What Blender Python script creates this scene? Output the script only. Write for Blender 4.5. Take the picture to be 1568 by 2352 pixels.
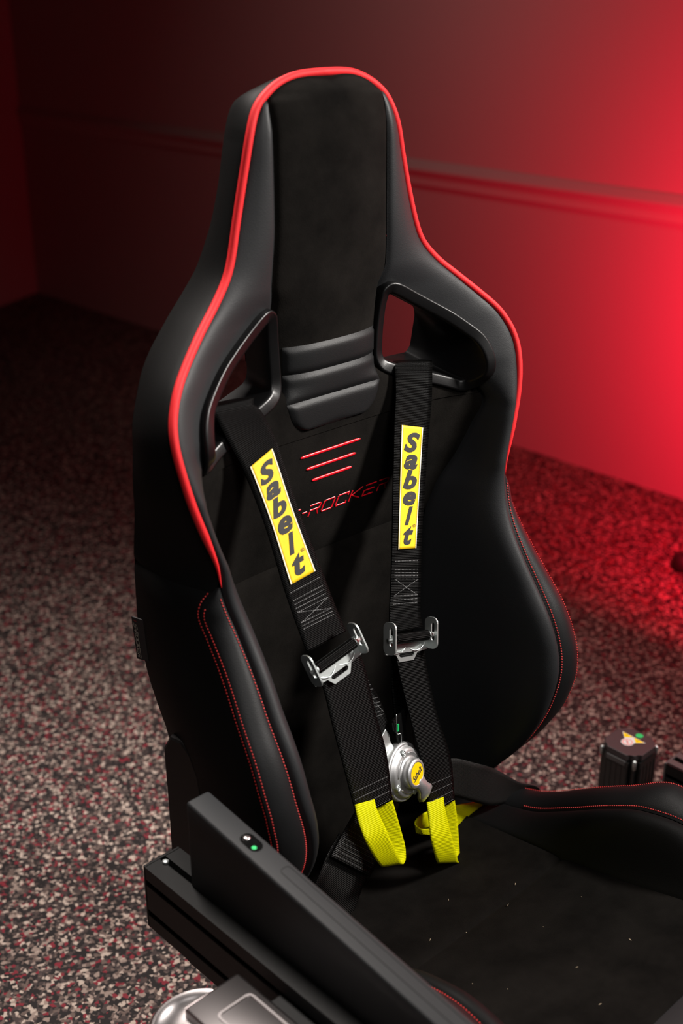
import bpy, bmesh, math, random
import numpy as np
from mathutils import Vector, Matrix

random.seed(7); np.random.seed(7)
sc = bpy.context.scene
for o in list(bpy.data.objects):
    bpy.data.objects.remove(o)
COL = sc.collection

# ------------------------------------------------------------------ camera
cam_d = bpy.data.cameras.new('camera')
cam = bpy.data.objects.new('camera', cam_d)
COL.objects.link(cam)
cam.location = (-1.0, 0.0, 1.45)
cam.rotation_euler = (math.radians(90 - 23.5), 0, math.radians(46.3 - 90))
cam_d.sensor_fit = 'HORIZONTAL'
cam_d.sensor_width = 24.0
cam_d.lens = 2823 / 1568 * 24.0
cam_d.clip_start = 0.05
cam_d.dof.use_dof = True
cam_d.dof.focus_distance = 1.60
cam_d.dof.aperture_fstop = 3.4
sc.camera = cam

# ------------------------------------------------------------------ world, lights, exposure
w = bpy.data.worlds.new('world'); sc.world = w
w.use_nodes = True
w.node_tree.nodes['Background'].inputs[0].default_value = (0.9, 0.8, 0.75, 1)
w.node_tree.nodes['Background'].inputs[1].default_value = 0.004

def area(name, loc, target, size, power, color, spread=180):
    d = bpy.data.lights.new(name, 'AREA'); d.shape = 'DISK'; d.size = size
    d.energy = power; d.color = color; d.spread = math.radians(spread)
    o = bpy.data.objects.new(name, d); COL.objects.link(o)
    o.location = loc
    o.rotation_euler = (Vector(target) - Vector(loc)).to_track_quat('-Z', 'Y').to_euler()
    return o
area('softbox_light', (1.20, -0.25, 2.10), (0.0, 1.0, 0.9), 0.40, 13.5, (1.0, 0.95, 0.9), 64)
area('front_fill_light', (-0.55, -0.55, 2.35), (-0.1, 1.0, 0.9), 0.9, 2.0, (1.0, 0.95, 0.92), 50)
area('ceiling_light', (-0.15, 1.75, 2.75), (-0.3, 1.15, 0.0), 0.5, 14, (1.0, 0.92, 0.86), 70)
area('wall_fill_light', (0.9, 2.5, 3.0), (2.1, 2.6, 1.3), 0.5, 1.2, (1.0, 0.9, 0.82), 80)  # added fill that lifts the white on the wall, no known fixture
area('red_light', (1.30, 1.10, 0.65), (2.1, 1.10, 0.65), 0.20, 60, (1.0, 0.011, 0.042), 180)

sc.view_settings.view_transform = 'Standard'
sc.view_settings.look = 'None'
sc.view_settings.exposure = 0.0
sc.view_settings.gamma = 1.0
sc.view_settings.use_curve_mapping = False

# ------------------------------------------------------------------ materials
def nt(name):
    m = bpy.data.materials.new(name); m.use_nodes = True
    n = m.node_tree.nodes; l = m.node_tree.links
    return m, n, l, n['Principled BSDF']

def mat(name, col, rough=0.5, metal=0.0, bump=None, sheen=0.0, var=0.0, vscale=12, spec=0.5, sheen_tint=(1, 1, 1, 1), aniso=0):
    """bump = (kind, scale, strength, distance)"""
    m, n, l, b = nt(name)
    b.inputs['Base Color'].default_value = (*col, 1)
    b.inputs['Roughness'].default_value = rough
    b.inputs['Metallic'].default_value = metal
    b.inputs['Specular IOR Level'].default_value = spec
    if sheen:
        b.inputs['Sheen Weight'].default_value = sheen
        b.inputs['Sheen Roughness'].default_value = 0.4
        b.inputs['Sheen Tint'].default_value = sheen_tint
    tc = n.new('ShaderNodeTexCoord')
    if var:
        t = n.new('ShaderNodeTexNoise'); t.inputs['Scale'].default_value = vscale; t.inputs['Detail'].default_value = 6
        t.inputs['Roughness'].default_value = 0.65
        l.new(tc.outputs['Object'], t.inputs['Vector'])
        r = n.new('ShaderNodeValToRGB')
        r.color_ramp.elements[0].position = 0.3; r.color_ramp.elements[1].position = 0.72
        r.color_ramp.elements[0].color = (*[c * (1 - var) for c in col], 1)
        r.color_ramp.elements[1].color = (*[min(1, c * (1 + var)) for c in col], 1)
        l.new(t.outputs['Fac'], r.inputs['Fac']); l.new(r.outputs['Color'], b.inputs['Base Color'])
    if bump:
        kind, s, st, dist = bump
        if kind == 'noise':
            t = n.new('ShaderNodeTexNoise'); t.inputs['Detail'].default_value = 4
        else:
            t = n.new('ShaderNodeTexVoronoi'); t.feature = 'SMOOTH_F1'
        t.inputs['Scale'].default_value = s
        l.new(tc.outputs['Object'], t.inputs['Vector'])
        bp = n.new('ShaderNodeBump'); bp.inputs['Strength'].default_value = st; bp.inputs['Distance'].default_value = dist
        l.new(t.outputs[0], bp.inputs['Height']); l.new(bp.outputs['Normal'], b.inputs['Normal'])
    return m

M = {}
M['leather'] = mat('black_leather', (0.0125, 0.013, 0.014), 0.52, bump=('voronoi', 900, 0.14, 0.0008), spec=0.25)
M['leather_shaded'] = mat('black_leather_shaded', (0.0065, 0.0068, 0.0072), 0.5, bump=('voronoi', 900, 0.14, 0.0008), spec=0.2)  # same black leather darkened: shade on the bolster strips put into the colour
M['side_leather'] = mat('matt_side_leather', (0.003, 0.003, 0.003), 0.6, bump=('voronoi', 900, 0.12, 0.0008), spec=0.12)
M['alcantara'] = mat('suede', (0.0052, 0.0045, 0.0039), 0.95, bump=('noise', 700, 0.4, 0.001), sheen=0.008, var=0.5, vscale=14, spec=0.05, sheen_tint=(1, .9, .8, 1))
M['piping'] = mat('red_piping', (0.60, 0.014, 0.018), 0.6, spec=0.25, bump=('voronoi', 500, 0.15, 0.0006))
M['thread'] = mat('red_thread', (0.40, 0.012, 0.010), 0.6)
M['embroidery'] = mat('red_embroidery', (0.55, 0.004, 0.012), 0.35)
M['plastic'] = mat('black_plastic', (0.0028, 0.0028, 0.003), 0.36, bump=('noise', 900, 0.12, 0.0005), spec=0.35)
M['shell'] = mat('shell_plastic', (0.006, 0.006, 0.006), 0.5, spec=0.3)
M['rail'] = mat('black_anodised', (0.004, 0.004, 0.004), 0.45, spec=0.25)
M['motor'] = mat('motor_black', (0.009, 0.009, 0.009), 0.32)
M['motor_top'] = mat('motor_plate', (0.035, 0.026, 0.027), 0.5)
M['cap_grey'] = mat('profile_grey', (0.06, 0.055, 0.055), 0.4)
M['slab'] = mat('charcoal_case', (0.016, 0.0168, 0.018), 0.6, spec=0.3, bump=('noise', 900, 0.1, 0.0004))
M['steel'] = mat('zinc_steel', (0.62, 0.66, 0.65), 0.42, 0.9, bump=('noise', 500, 0.12, 0.0004))
M['alu'] = mat('cast_aluminium', (0.60, 0.60, 0.60), 0.45, 0.9, bump=('noise', 1500, 0.15, 0.0003))
M['polished'] = mat('polished_aluminium', (0.55, 0.51, 0.51), 0.28, 1.0)
M['yellow_patch'] = mat('yellow_patch', (0.80, 0.51, 0.004), 0.6, var=0.08, vscale=60)
M['cream'] = mat('cream_thread', (0.70, 0.66, 0.52), 0.8)
M['ink'] = mat('charcoal_print', (0.018, 0.017, 0.018), 0.7)
M['white_print'] = mat('white_print', (0.58, 0.56, 0.55), 0.55)
M['red_print'] = mat('red_print', (0.75, 0.06, 0.04), 0.55)
M['green_print'] = mat('green_print', (0.01, 0.42, 0.11), 0.5)
M['grey_print'] = mat('grey_print', (0.55, 0.53, 0.45), 0.6)
M['dark_red_print'] = mat('dark_red_print', (0.25, 0.01, 0.01), 0.6)
M['gloss_black'] = mat('gloss_black', (0.004, 0.004, 0.004), 0.06)
M['badge'] = mat('yellow_badge', (0.80, 0.53, 0.004), 0.25)
M['rubber'] = mat('rubber', (0.008, 0.008, 0.008), 0.7)
M['lint'] = mat('lint', (0.35, 0.27, 0.18), 0.9)
M['hole'] = mat('dark_slot', (0.002, 0.002, 0.002), 0.9)

def web(name, c, c2, rough, sheen=0.0, pitch=0.0021, depth=0.0006, spec=0.07):
    """woven webbing: ribs across the width, fine picks along it (UV in metres)"""
    m, n, l, b = nt(name)
    b.inputs['Roughness'].default_value = rough; b.inputs['Specular IOR Level'].default_value = spec
    uv = n.new('ShaderNodeUVMap'); sx = n.new('ShaderNodeSeparateXYZ'); l.new(uv.outputs[0], sx.inputs[0])
    def wave(sock, p, ph=None):
        a = n.new('ShaderNodeMath'); a.operation = 'MULTIPLY'; a.inputs[1].default_value = 2 * math.pi / p
        l.new(sock, a.inputs[0]); src = a.outputs[0]
        if ph is not None:
            ad = n.new('ShaderNodeMath'); ad.operation = 'ADD'; l.new(src, ad.inputs[0]); l.new(ph, ad.inputs[1]); src = ad.outputs[0]
        s = n.new('ShaderNodeMath'); s.operation = 'SINE'; l.new(src, s.inputs[0])
        q = n.new('ShaderNodeMath'); q.operation = 'MULTIPLY_ADD'; q.inputs[1].default_value = 0.5; q.inputs[2].default_value = 0.5
        l.new(s.outputs[0], q.inputs[0]); return q.outputs[0]
    rib = wave(sx.outputs[1], pitch)
    pick = wave(sx.outputs[0], 0.0016)
    mul = n.new('ShaderNodeMath'); mul.operation = 'MULTIPLY_ADD'; mul.inputs[1].default_value = 0.35
    l.new(pick, mul.inputs[0]); l.new(rib, mul.inputs[2])
    mx = n.new('ShaderNodeMix'); mx.data_type = 'RGBA'
    mx.inputs[6].default_value = (*c, 1); mx.inputs[7].default_value = (*c2, 1)
    l.new(rib, mx.inputs[0]); l.new(mx.outputs[2], b.inputs['Base Color'])
    bp = n.new('ShaderNodeBump'); bp.inputs['Strength'].default_value = 0.9; bp.inputs['Distance'].default_value = depth
    l.new(mul.outputs[0], bp.inputs['Height']); l.new(bp.outputs[0], b.inputs['Normal'])
    if sheen: b.inputs['Sheen Weight'].default_value = sheen
    return m
M['web'] = web('black_webbing', (0.0005, 0.0005, 0.0005), (0.0022, 0.0021, 0.0020), 0.42)
M['web_lit'] = web('black_webbing_lit', (0.004, 0.004, 0.004), (0.022, 0.021, 0.020), 0.45, spec=0.25)  # same black webbing lightened: light reflected off the lap straps put into the colour
M['web_yellow'] = web('yellow_webbing', (0.42, 0.42, 0.0), (0.66, 0.66, 0.003), 0.45, pitch=0.0024, depth=0.0004)
M['thread_grey'] = mat('grey_thread', (0.12, 0.12, 0.12), 0.6)

def floor_mat():
    m, n, l, b = nt('speckled_rubber')
    b.inputs['Roughness'].default_value = 0.75
    b.inputs['Specular IOR Level'].default_value = 0.3
    tc = n.new('ShaderNodeTexCoord')
    ns = n.new('ShaderNodeTexNoise'); ns.inputs['Scale'].default_value = 130; ns.inputs['Detail'].default_value = 3
    l.new(tc.outputs['Object'], ns.inputs['Vector'])
    vm = n.new('ShaderNodeVectorMath'); vm.operation = 'MULTIPLY_ADD'; vm.inputs[1].default_value = (0.008, 0.008, 0.0)
    l.new(ns.outputs['Color'], vm.inputs[0]); l.new(tc.outputs['Object'], vm.inputs[2])
    vo = n.new('ShaderNodeTexVoronoi'); vo.inputs['Scale'].default_value = 175; vo.feature = 'F1'
    l.new(vm.outputs[0], vo.inputs['Vector'])
    sep = n.new('ShaderNodeSeparateColor'); l.new(vo.outputs['Color'], sep.inputs[0])
    r = n.new('ShaderNodeValToRGB'); r.color_ramp.interpolation = 'CONSTANT'
    stops = [(0, (0.010, 0.008, 0.008)), (0.42, (0.045, 0.033, 0.031)), (0.56, (0.17, 0.014, 0.024)), (0.65, (0.11, 0.08, 0.068)),
             (0.76, (0.25, 0.195, 0.165)), (0.87, (0.42, 0.35, 0.295)), (0.96, (0.06, 0.043, 0.039))]
    e = r.color_ramp.elements
    e[0].position = 0; e[0].color = (*stops[0][1], 1); e[1].position = stops[1][0]; e[1].color = (*stops[1][1], 1)
    for p, c in stops[2:]:
        q = e.new(p); q.color = (*c, 1)
    l.new(sep.outputs[0], r.inputs['Fac']); l.new(r.outputs['Color'], b.inputs['Base Color'])
    bp = n.new('ShaderNodeBump'); bp.inputs['Strength'].default_value = 0.25; bp.inputs['Distance'].default_value = 0.001
    l.new(sep.outputs[1], bp.inputs['Height']); l.new(bp.outputs[0], b.inputs['Normal'])
    return m
M['floor'] = floor_mat()
M['wall'] = mat('painted_panel', (0.33, 0.30, 0.285), 0.55, bump=('noise', 260, 0.12, 0.001))
M['trim'] = mat('painted_trim', (0.36, 0.33, 0.31), 0.4)

# ------------------------------------------------------------------ helpers
def worldloc(o):
    v = Vector((0, 0, 0))
    while o is not None:
        v += o.location; o = o.parent
    return v

def obj(name, verts, faces, m, parent=None, smooth=True, uvs=None, kind=None):
    org = worldloc(parent) if parent is not None else Vector((0, 0, 0))
    V = np.asarray([tuple(v) for v in verts], float)
    if parent is None and kind != 'structure':
        org = Vector((V[:, 0].mean(), V[:, 1].mean(), V[:, 2].min()))
    V = V - np.array(org)
    me = bpy.data.meshes.new(name)
    me.from_pydata(V.tolist(), [], [list(f) for f in faces])
    me.materials.append(m)
    if smooth: me.polygons.foreach_set('use_smooth', [True] * len(me.polygons))
    if uvs is not None:
        ul = me.uv_layers.new(name='UVMap')
        for lp in me.loops: ul.data[lp.index].uv = uvs[lp.vertex_index]
    me.update()
    o = bpy.data.objects.new(name, me); COL.objects.link(o)
    if parent is not None: o.parent = parent
    else: o.location = org
    if kind: o['kind'] = kind
    return o

def empty(name, loc, label, cat, group=None):
    o = bpy.data.objects.new(name, None); COL.objects.link(o); o.location = loc
    o.empty_display_size = 0.05
    o['label'] = label; o['category'] = cat
    if group: o['group'] = group
    return o

def hermite(xs, ys, x):
    xs = np.asarray(xs, float); ys = np.asarray(ys, float); x = np.asarray(x, float)
    d = np.diff(ys) / np.diff(xs)
    m = np.empty_like(ys); m[0] = d[0]; m[-1] = d[-1]
    h = np.diff(xs)
    for i in range(1, len(ys) - 1):
        if d[i - 1] * d[i] <= 0: m[i] = 0
        else:
            w1 = 2 * h[i] + h[i - 1]; w2 = h[i] + 2 * h[i - 1]
            m[i] = (w1 + w2) / (w1 / d[i - 1] + w2 / d[i])
    i = np.clip(np.searchsorted(xs, x) - 1, 0, len(xs) - 2)
    t = np.clip((x - xs[i]) / h[i], 0, 1)
    return ((2*t**3 - 3*t**2 + 1) * ys[i] + (t**3 - 2*t**2 + t) * h[i] * m[i] + (-2*t**3 + 3*t**2) * ys[i+1] + (t**3 - t**2) * h[i] * m[i+1])

def fz(keys):
    """keys [(z, v)...] with z descending -> function of z"""
    k = sorted(keys); xs = [a for a, _ in k]; ys = [b for _, b in k]
    return lambda z: hermite(xs, ys, z)

def spline(pts, n):
    """Catmull-Rom through pts, resampled to n points by chord length"""
    P = np.asarray(pts, float); s = np.r_[0, np.cumsum(np.linalg.norm(np.diff(P, axis=0), axis=1))]
    m = np.empty_like(P)
    m[1:-1] = (P[2:] - P[:-2]) / (s[2:] - s[:-2])[:, None]
    m[0] = (P[1] - P[0]) / (s[1] - s[0]); m[-1] = (P[-1] - P[-2]) / (s[-1] - s[-2])
    x = np.linspace(0, s[-1], n); i = np.clip(np.searchsorted(s, x) - 1, 0, len(s) - 2)
    h = (s[i+1] - s[i])[:, None]; t = ((x - s[i])[:, None]) / h
    return (2*t**3 - 3*t**2 + 1) * P[i] + (t**3 - 2*t**2 + t) * h * m[i] + (-2*t**3 + 3*t**2) * P[i+1] + (t**3 - t**2) * h * m[i+1]

def spline_keys(pts, per):
    """Catmull-Rom with the same number of samples between every two keys"""
    P = np.asarray(pts, float); s = np.r_[0, np.cumsum(np.linalg.norm(np.diff(P, axis=0), axis=1))]
    m = np.empty_like(P)
    m[1:-1] = (P[2:] - P[:-2]) / (s[2:] - s[:-2])[:, None]
    m[0] = (P[1] - P[0]) / (s[1] - s[0]); m[-1] = (P[-1] - P[-2]) / (s[-1] - s[-2])
    q = np.arange((len(P) - 1) * per + 1) / per; i = np.minimum(q.astype(int), len(P) - 2)
    h = (s[i+1] - s[i])[:, None]; t = (q - i)[:, None]
    return (2*t**3 - 3*t**2 + 1) * P[i] + (t**3 - 2*t**2 + t) * h * m[i] + (-2*t**3 + 3*t**2) * P[i+1] + (t**3 - t**2) * h * m[i+1]

def smooth1(a, n=2):
    a = np.array(a, float)
    for _ in range(n):
        b = a.copy(); b[1:-1] = (a[:-2] + 2 * a[1:-1] + a[2:]) / 4; a = b
    return a

def normals(P):
    dr = np.gradient(P, axis=0); dc = np.gradient(P, axis=1)
    N = np.cross(dr, dc); L = np.linalg.norm(N, axis=2, keepdims=True)
    return N / np.maximum(L, 1e-12)

def puff(P, h, r, sink=0.0, sides='lrtb'):
    """upholstery: raise the middle by h, sink the edges by sink"""
    dr = np.linalg.norm(np.diff(P, axis=0), axis=2); dc = np.linalg.norm(np.diff(P, axis=1), axis=2)
    cr = np.concatenate([np.zeros((1, P.shape[1])), np.cumsum(dr, axis=0)]); cc = np.concatenate([np.zeros((P.shape[0], 1)), np.cumsum(dc, axis=1)], axis=1)
    D = np.full(P.shape[:2], 9.0)
    if 't' in sides: D = np.minimum(D, cr)
    if 'b' in sides: D = np.minimum(D, cr[-1:] - cr)
    if 'l' in sides: D = np.minimum(D, cc)
    if 'r' in sides: D = np.minimum(D, cc[:, -1:] - cc)
    off = h * (1 - np.exp(-D / r)) - sink * np.exp(-(D / 0.004) ** 2)
    return P + normals(P) * off[..., None]

def inpoly(x, y, poly):
    x = np.asarray(x); y = np.asarray(y); r = np.zeros(x.shape, bool); n = len(poly)
    for i in range(n):
        x1, y1 = poly[i]; x2, y2 = poly[(i + 1) % n]
        c = ((y1 > y) != (y2 > y)) & (x < (x2 - x1) * (y - y1) / ((y2 - y1) if y2 != y1 else 1e-9) + x1)
        r ^= c
    return r

def grid(name, P, m, parent, cut=None, uv=False, closed=False):
    nr, nc = P.shape[:2]
    faces = []
    if cut is not None:
        C = (P[:-1, :-1] + P[1:, :-1] + P[:-1, 1:] + P[1:, 1:]) / 4; bad = cut(C)
    for i in range(nr - 1):
        for j in range(nc - 1):
            if cut is not None and bad[i, j]: continue
            faces.append((i*nc+j, (i+1)*nc+j, (i+1)*nc+j+1, i*nc+j+1))
        if closed: faces.append((i*nc+nc-1, (i+1)*nc+nc-1, (i+1)*nc, i*nc))
    return obj(name, P.reshape(-1, 3), faces, m, parent)

def tube(name, path, r, m, parent, seg=10, caps=True, kind=None):
    P = np.asarray(path, float); n = len(P); rr = np.broadcast_to(np.asarray(r, float), (n,))
    T = np.gradient(P, axis=0); T /= np.linalg.norm(T, axis=1, keepdims=True)
    a = np.array([0, 0, 1.0]) if abs(T[0][2]) < 0.9 else np.array([1.0, 0, 0])
    u = np.cross(T[0], a); u /= np.linalg.norm(u)
    V = []; F = []
    for i in range(n):
        u = u - T[i] * (u @ T[i]); u /= np.linalg.norm(u); v = np.cross(T[i], u)
        for k in range(seg):
            t = 2 * math.pi * k / seg
            V.append(P[i] + rr[i] * (math.cos(t) * u + math.sin(t) * v))
    for i in range(n - 1):
        for k in range(seg):
            F.append((i*seg+k, i*seg+(k+1) % seg, (i+1)*seg+(k+1) % seg, (i+1)*seg+k))
    if caps: F += [tuple(range(seg))[::-1], tuple((n-1)*seg+k for k in range(seg))]
    return obj(name, V, F, m, parent, kind=kind)

def bm_obj(name, bm, m, parent=None, smooth=False, kind=None):
    bmesh.ops.recalc_face_normals(bm, faces=bm.faces)
    bm.verts.index_update()
    V = [tuple(v.co) for v in bm.verts]; F = [[v.index for v in f.verts] for f in bm.faces]
    bm.free()
    o = obj(name, V, F, m, parent, smooth=smooth, kind=kind)
    return o

def frame(o, x, y):
    """right-handed frame: origin o, x axis, y approximated"""
    x = Vector(x).normalized(); z = x.cross(Vector(y)).normalized(); y = z.cross(x)
    return Matrix(((x.x, y.x, z.x, o[0]), (x.y, y.y, z.y, o[1]), (x.z, y.z, z.z, o[2]), (0, 0, 0, 1)))
ID = Matrix.Identity(4)

def box_bm(bm, lo, hi, bev=0.0, mx=ID, seg=2):
    t = bmesh.new(); bmesh.ops.create_cube(t, size=1)
    lo = Vector(lo); hi = Vector(hi)
    for v in t.verts: v.co = Vector([lo[i] + (v.co[i] + 0.5) * (hi[i] - lo[i]) for i in range(3)])
    if bev: bmesh.ops.bevel(t, geom=list(t.edges), offset=bev, segments=seg, profile=0.5, affect='EDGES')
    join(bm, t, mx)
def join(bm, t, mx=ID):
    t.verts.index_update(); vs = [bm.verts.new(mx @ v.co) for v in t.verts]
    for f in t.faces:
        try: bm.faces.new([vs[v.index] for v in f.verts])
        except ValueError: pass
    t.free()
def lathe_bm(bm, prof, mx=ID, seg=40, cap=True):
    """prof [(r, z)...] around local z"""
    t = bmesh.new(); rings = []
    for r, z in prof: rings.append([t.verts.new((r*math.cos(2*math.pi*k/seg), r*math.sin(2*math.pi*k/seg), z)) for k in range(seg)])
    for a, b in zip(rings[:-1], rings[1:]):
        for k in range(seg): t.faces.new((a[k], a[(k+1) % seg], b[(k+1) % seg], b[k]))
    if cap: t.faces.new(rings[0][::-1]); t.faces.new(rings[-1])
    join(bm, t, mx)
def prism_bm(bm, outline, z0, z1, mx=ID, bev=0.0, hole=None):
    """outline 2D polygon extruded from z0 to z1; hole = another polygon with the same count"""
    t = bmesh.new(); n = len(outline)
    lo = [t.verts.new((x, y, z0)) for x, y in outline]; hi = [t.verts.new((x, y, z1)) for x, y in outline]
    for k in range(n): t.faces.new((lo[k], lo[(k+1) % n], hi[(k+1) % n], hi[k]))
    if hole is None:
        t.faces.new(lo[::-1]); top = t.faces.new(hi)
        if bev: bmesh.ops.bevel(t, geom=list(top.edges), offset=bev, segments=2, profile=0.5, affect='EDGES')
    else:
        l2 = [t.verts.new((x, y, z0)) for x, y in hole]; h2 = [t.verts.new((x, y, z1)) for x, y in hole]
        for k in range(n):
            q = (k+1) % n
            t.faces.new((l2[q], l2[k], h2[k], h2[q])); t.faces.new((hi[k], hi[q], h2[q], h2[k])); t.faces.new((lo[q], lo[k], l2[k], l2[q]))
    join(bm, t, mx)
def resample(poly, n):
    P = np.asarray(list(poly) + [poly[0]], float); s = np.r_[0, np.cumsum(np.linalg.norm(np.diff(P, axis=0), axis=1))]
    x = np.linspace(0, s[-1], n, endpoint=False)
    return np.stack([np.interp(x, s, P[:, k]) for k in range(P.shape[1])], axis=1)
def rrect(w, h, r, n=6, cx=0, cy=0):
    out = []
    for sx, sy, a in ((1, 1, 0), (-1, 1, 90), (-1, -1, 180), (1, -1, 270)):
        for k in range(n + 1):
            t = math.radians(a + 90 * k / n)
            out.append((cx + sx * (w/2 - r) + r * math.cos(t), cy + sy * (h/2 - r) + r * math.sin(t)))
    return out

def text_mesh(s, shear=0.0, bold=0.0, sub=0):
    """flat lettering as triangles in its unit bounding box: returns (N,2) coords, faces, aspect"""
    c = bpy.data.curves.new('t', 'FONT'); c.body = s; c.shear = shear; c.offset = bold; c.resolution_u = 4
    o = bpy.data.objects.new('t', c); COL.objects.link(o)
    dg = bpy.context.evaluated_depsgraph_get(); dg.update()
    me = bpy.data.meshes.new_from_object(o.evaluated_get(dg))
    V = np.array([v.co[:2] for v in me.vertices]); F = [tuple(p.vertices) for p in me.polygons]
    bpy.data.objects.remove(o); bpy.data.curves.remove(c); bpy.data.meshes.remove(me)
    lo = V.min(0); hi = V.max(0)
    return (V - lo) / (hi - lo), F, (hi[0] - lo[0]) / (hi[1] - lo[1])

# ------------------------------------------------------------------ setting
WX = 2.115
def quad(name, pts, m, kind='structure'):
    return obj(name, pts, [(0, 1, 2, 3)], m, None, False, kind=kind)
def slab_box(name, lo, hi, m, bev=0.0, kind='structure'):
    bm = bmesh.new(); box_bm(bm, lo, hi, bev); return bm_obj(name, bm, m, kind=kind)
slab_box('floor', (-4, -3, -0.05), (WX + 0.1, 6.2, 0.0), M['floor'])
slab_box('wall_right', (WX, -3, 0), (WX + 0.1, 6.2, 3.2), M['wall'])
bm = bmesh.new()
prism_bm(bm, [(WX, 5.47), (-3.5, 2.85), (-3.54, 2.94), (WX, 5.58)], 0, 3.2)
bm_obj('wall_back', bm, M['wall'], kind='structure')
# dado trim: bevelled cap over a flat strip, run along the long wall
prof = [(0, 0.893), (-0.005, 0.890), (-0.024, 0.868), (-0.026, 0.862), (-0.020, 0.855), (-0.012, 0.852), (-0.011, 0.815), (-0.006, 0.810), (0, 0.809)]
V = []; F = []
for y in (-3, 5.46):
    V += [(WX + a, y, b) for a, b in prof]
n = len(prof)
F = [(k, k+1, n+k+1, n+k) for k in range(n - 1)]
obj('trim_1', V, F, M['trim'], None, False, kind='structure')

# ------------------------------------------------------------------ racing seat: measured curves (z relative to 1.45 m)
Z0 = 1.45
pipe_pts = [(0, 1.073, -.097), (.024, 1.076, -.0978), (.045, 1.078, -.100), (.068, 1.079, -.107), (.088, 1.077, -.118), (.102, 1.076, -.131), (.114, 1.072, -.156),
            (.125, 1.072, -.198), (.138, 1.071, -.247), (.150, 1.068, -.288), (.160, 1.066, -.308), (.182, 1.060, -.332), (.210, 1.050, -.355),
            (.246, 1.034, -.386), (.265, 1.023, -.405), (.278, 1.014, -.426), (.284, 1.007, -.444), (.2855, 1.001, -.463), (.283, .995, -.489),
            (.277, .991, -.519), (.268, .988, -.549), (.259, .985, -.577), (.2515, .983, -.602), (.249, .983, -.622),
            (.248, .980, -.636), (.246, .975, -.653), (.242, .966, -.676), (.240, .952, -.702), (.240, .937, -.726), (.241, .924, -.747), (.243, .909, -.771),
            (.244, .887, -.805), (.244, .873, -.834), (.243, .864, -.862), (.238, .859, -.891), (.230, .863, -.93), (.225, .874, -.965), (.221, .897, -1.01), (.216, .935, -1.06), (.210, .975, -1.11), (.205, 1.005, -1.15)]
NS = 230
RB = spline(pipe_pts, NS)
RB[:, 0] = smooth1(RB[:, 0], 2); RB[0, 0] = 0.0005; RB[:, 1] = smooth1(RB[:, 1], 6)
RB[:, 2] = np.minimum.accumulate(RB[:, 2])
zz = RB[:, 2]; xb = RB[:, 0]; yb = RB[:, 1]
IEND = int(np.argmin(abs(zz + .624)))

f_yc = fz([(-.097, 1.082), (-.101, 1.075), (-.107, 1.066), (-.12, 1.056), (-.15, 1.050), (-.25, 1.051), (-.33, 1.055), (-.40, 1.060), (-.5, 1.062), (-.6, 1.066), (-.69, 1.077), (-.8, 1.079), (-.95, 1.072), (-1.05, 1.06), (-1.15, 1.035)])
f_xa = fz([(-.097, .089), (-.15, .089), (-.25, .0895), (-.326, .093), (-.35, .088), (-.45, .085), (-.459, .092), (-.48, .165), (-.503, .232), (-.53, .246), (-.55, .241), (-.60, .224), (-.65, .194), (-.70, .180), (-.83, .168), (-1.0, .16), (-1.15, .155)])
f_ya = fz([(-.097, 1.076), (-.11, 1.074), (-.13, 1.066), (-.16, 1.060), (-.25, 1.059), (-.326, 1.063), (-.36, 1.073), (-.45, 1.078), (-.48, 1.064), (-.503, 1.038), (-.53, 1.026), (-.56, 1.036), (-.6, 1.048), (-.65, 1.062), (-.70, 1.068), (-.83, 1.070), (-1.0, 1.062), (-1.15, 1.03)])
f_pw = fz([(-.097, 2), (-.33, 2), (-.42, 3), (-.48, 4), (-.6, 5), (-.75, 4), (-1.15, 3)])
xa = np.minimum(f_xa(zz), xb - 0.0004 - 0.004 * np.clip((-.11 - zz) / .03, 0, 1)); xa = np.maximum(xa, 0.0002)
ya = f_ya(zz); top = xb < 0.0925
ya = np.where(top, yb - 0.001, ya)
yc = f_yc(zz)
# outer seam of the lower bolsters
oc = [(-.624, .2505, .984), (-.634, .2585, .988), (-.645, .2665, .992), (-.658, .271, .992), (-.685, .2705, .978), (-.709, .2715, .961), (-.735, .2745, .942), (-.764, .279, .921), (-.806, .284, .891), (-.838, .286, .875),
      (-.869, .2855, .864), (-.899, .283, .860), (-.945, .280, .869), (-.988, .279, .893), (-1.031, .277, .926), (-1.063, .272, .953), (-1.112, .269, .989), (-1.15, .265, 1.02)]
f_xo = fz([(a, b) for a, b, c in oc]); f_yo = fz([(a, c) for a, b, c in oc])
low = zz < -.6245
xo = np.where(low, np.maximum(f_xo(zz), xb + .0015), xb + .0015); yo = np.where(low, f_yo(zz), yb + .0015)
rear = [(-.112, .045, 1.119), (-.117, .078, 1.119), (-.126, .091, 1.122), (-.139, .099, 1.124), (-.171, .110, 1.122), (-.216, .123, 1.118), (-.249, .132, 1.119), (-.278, .142, 1.122), (-.302, .152, 1.125), (-.32, .165, 1.126), (-.343, .190, 1.122),
        (-.364, .215, 1.115), (-.382, .235, 1.109), (-.396, .248, 1.104), (-.427, .270, 1.091), (-.465, .280, 1.088), (-.52, .279, 1.095), (-.567, .274, 1.104), (-.639, .272, 1.116), (-.71, .272, 1.117), (-.755, .272, 1.110),
        (-.788, .272, 1.100), (-.823, .272, 1.083), (-.847, .272, 1.070), (-.893, .272, 1.056), (-.928, .271, 1.048), (-.966, .269, 1.045), (-1.021, .263, 1.050), (-1.15, .25, 1.08)]
f_xr = fz([(a, b) for a, b, c in rear]); f_yr = fz([(a, c) for a, b, c in rear])
zr = zz - .015 * np.exp(-np.clip(-.097 - zz, 0, 9) / .03)
xr = np.where(zz > -.112, np.minimum(f_xr(zr), xb * 0.9), f_xr(zr)); xr[0] = 0.0003; yr = f_yr(zr)
xr = smooth1(xr, 3)

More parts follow.
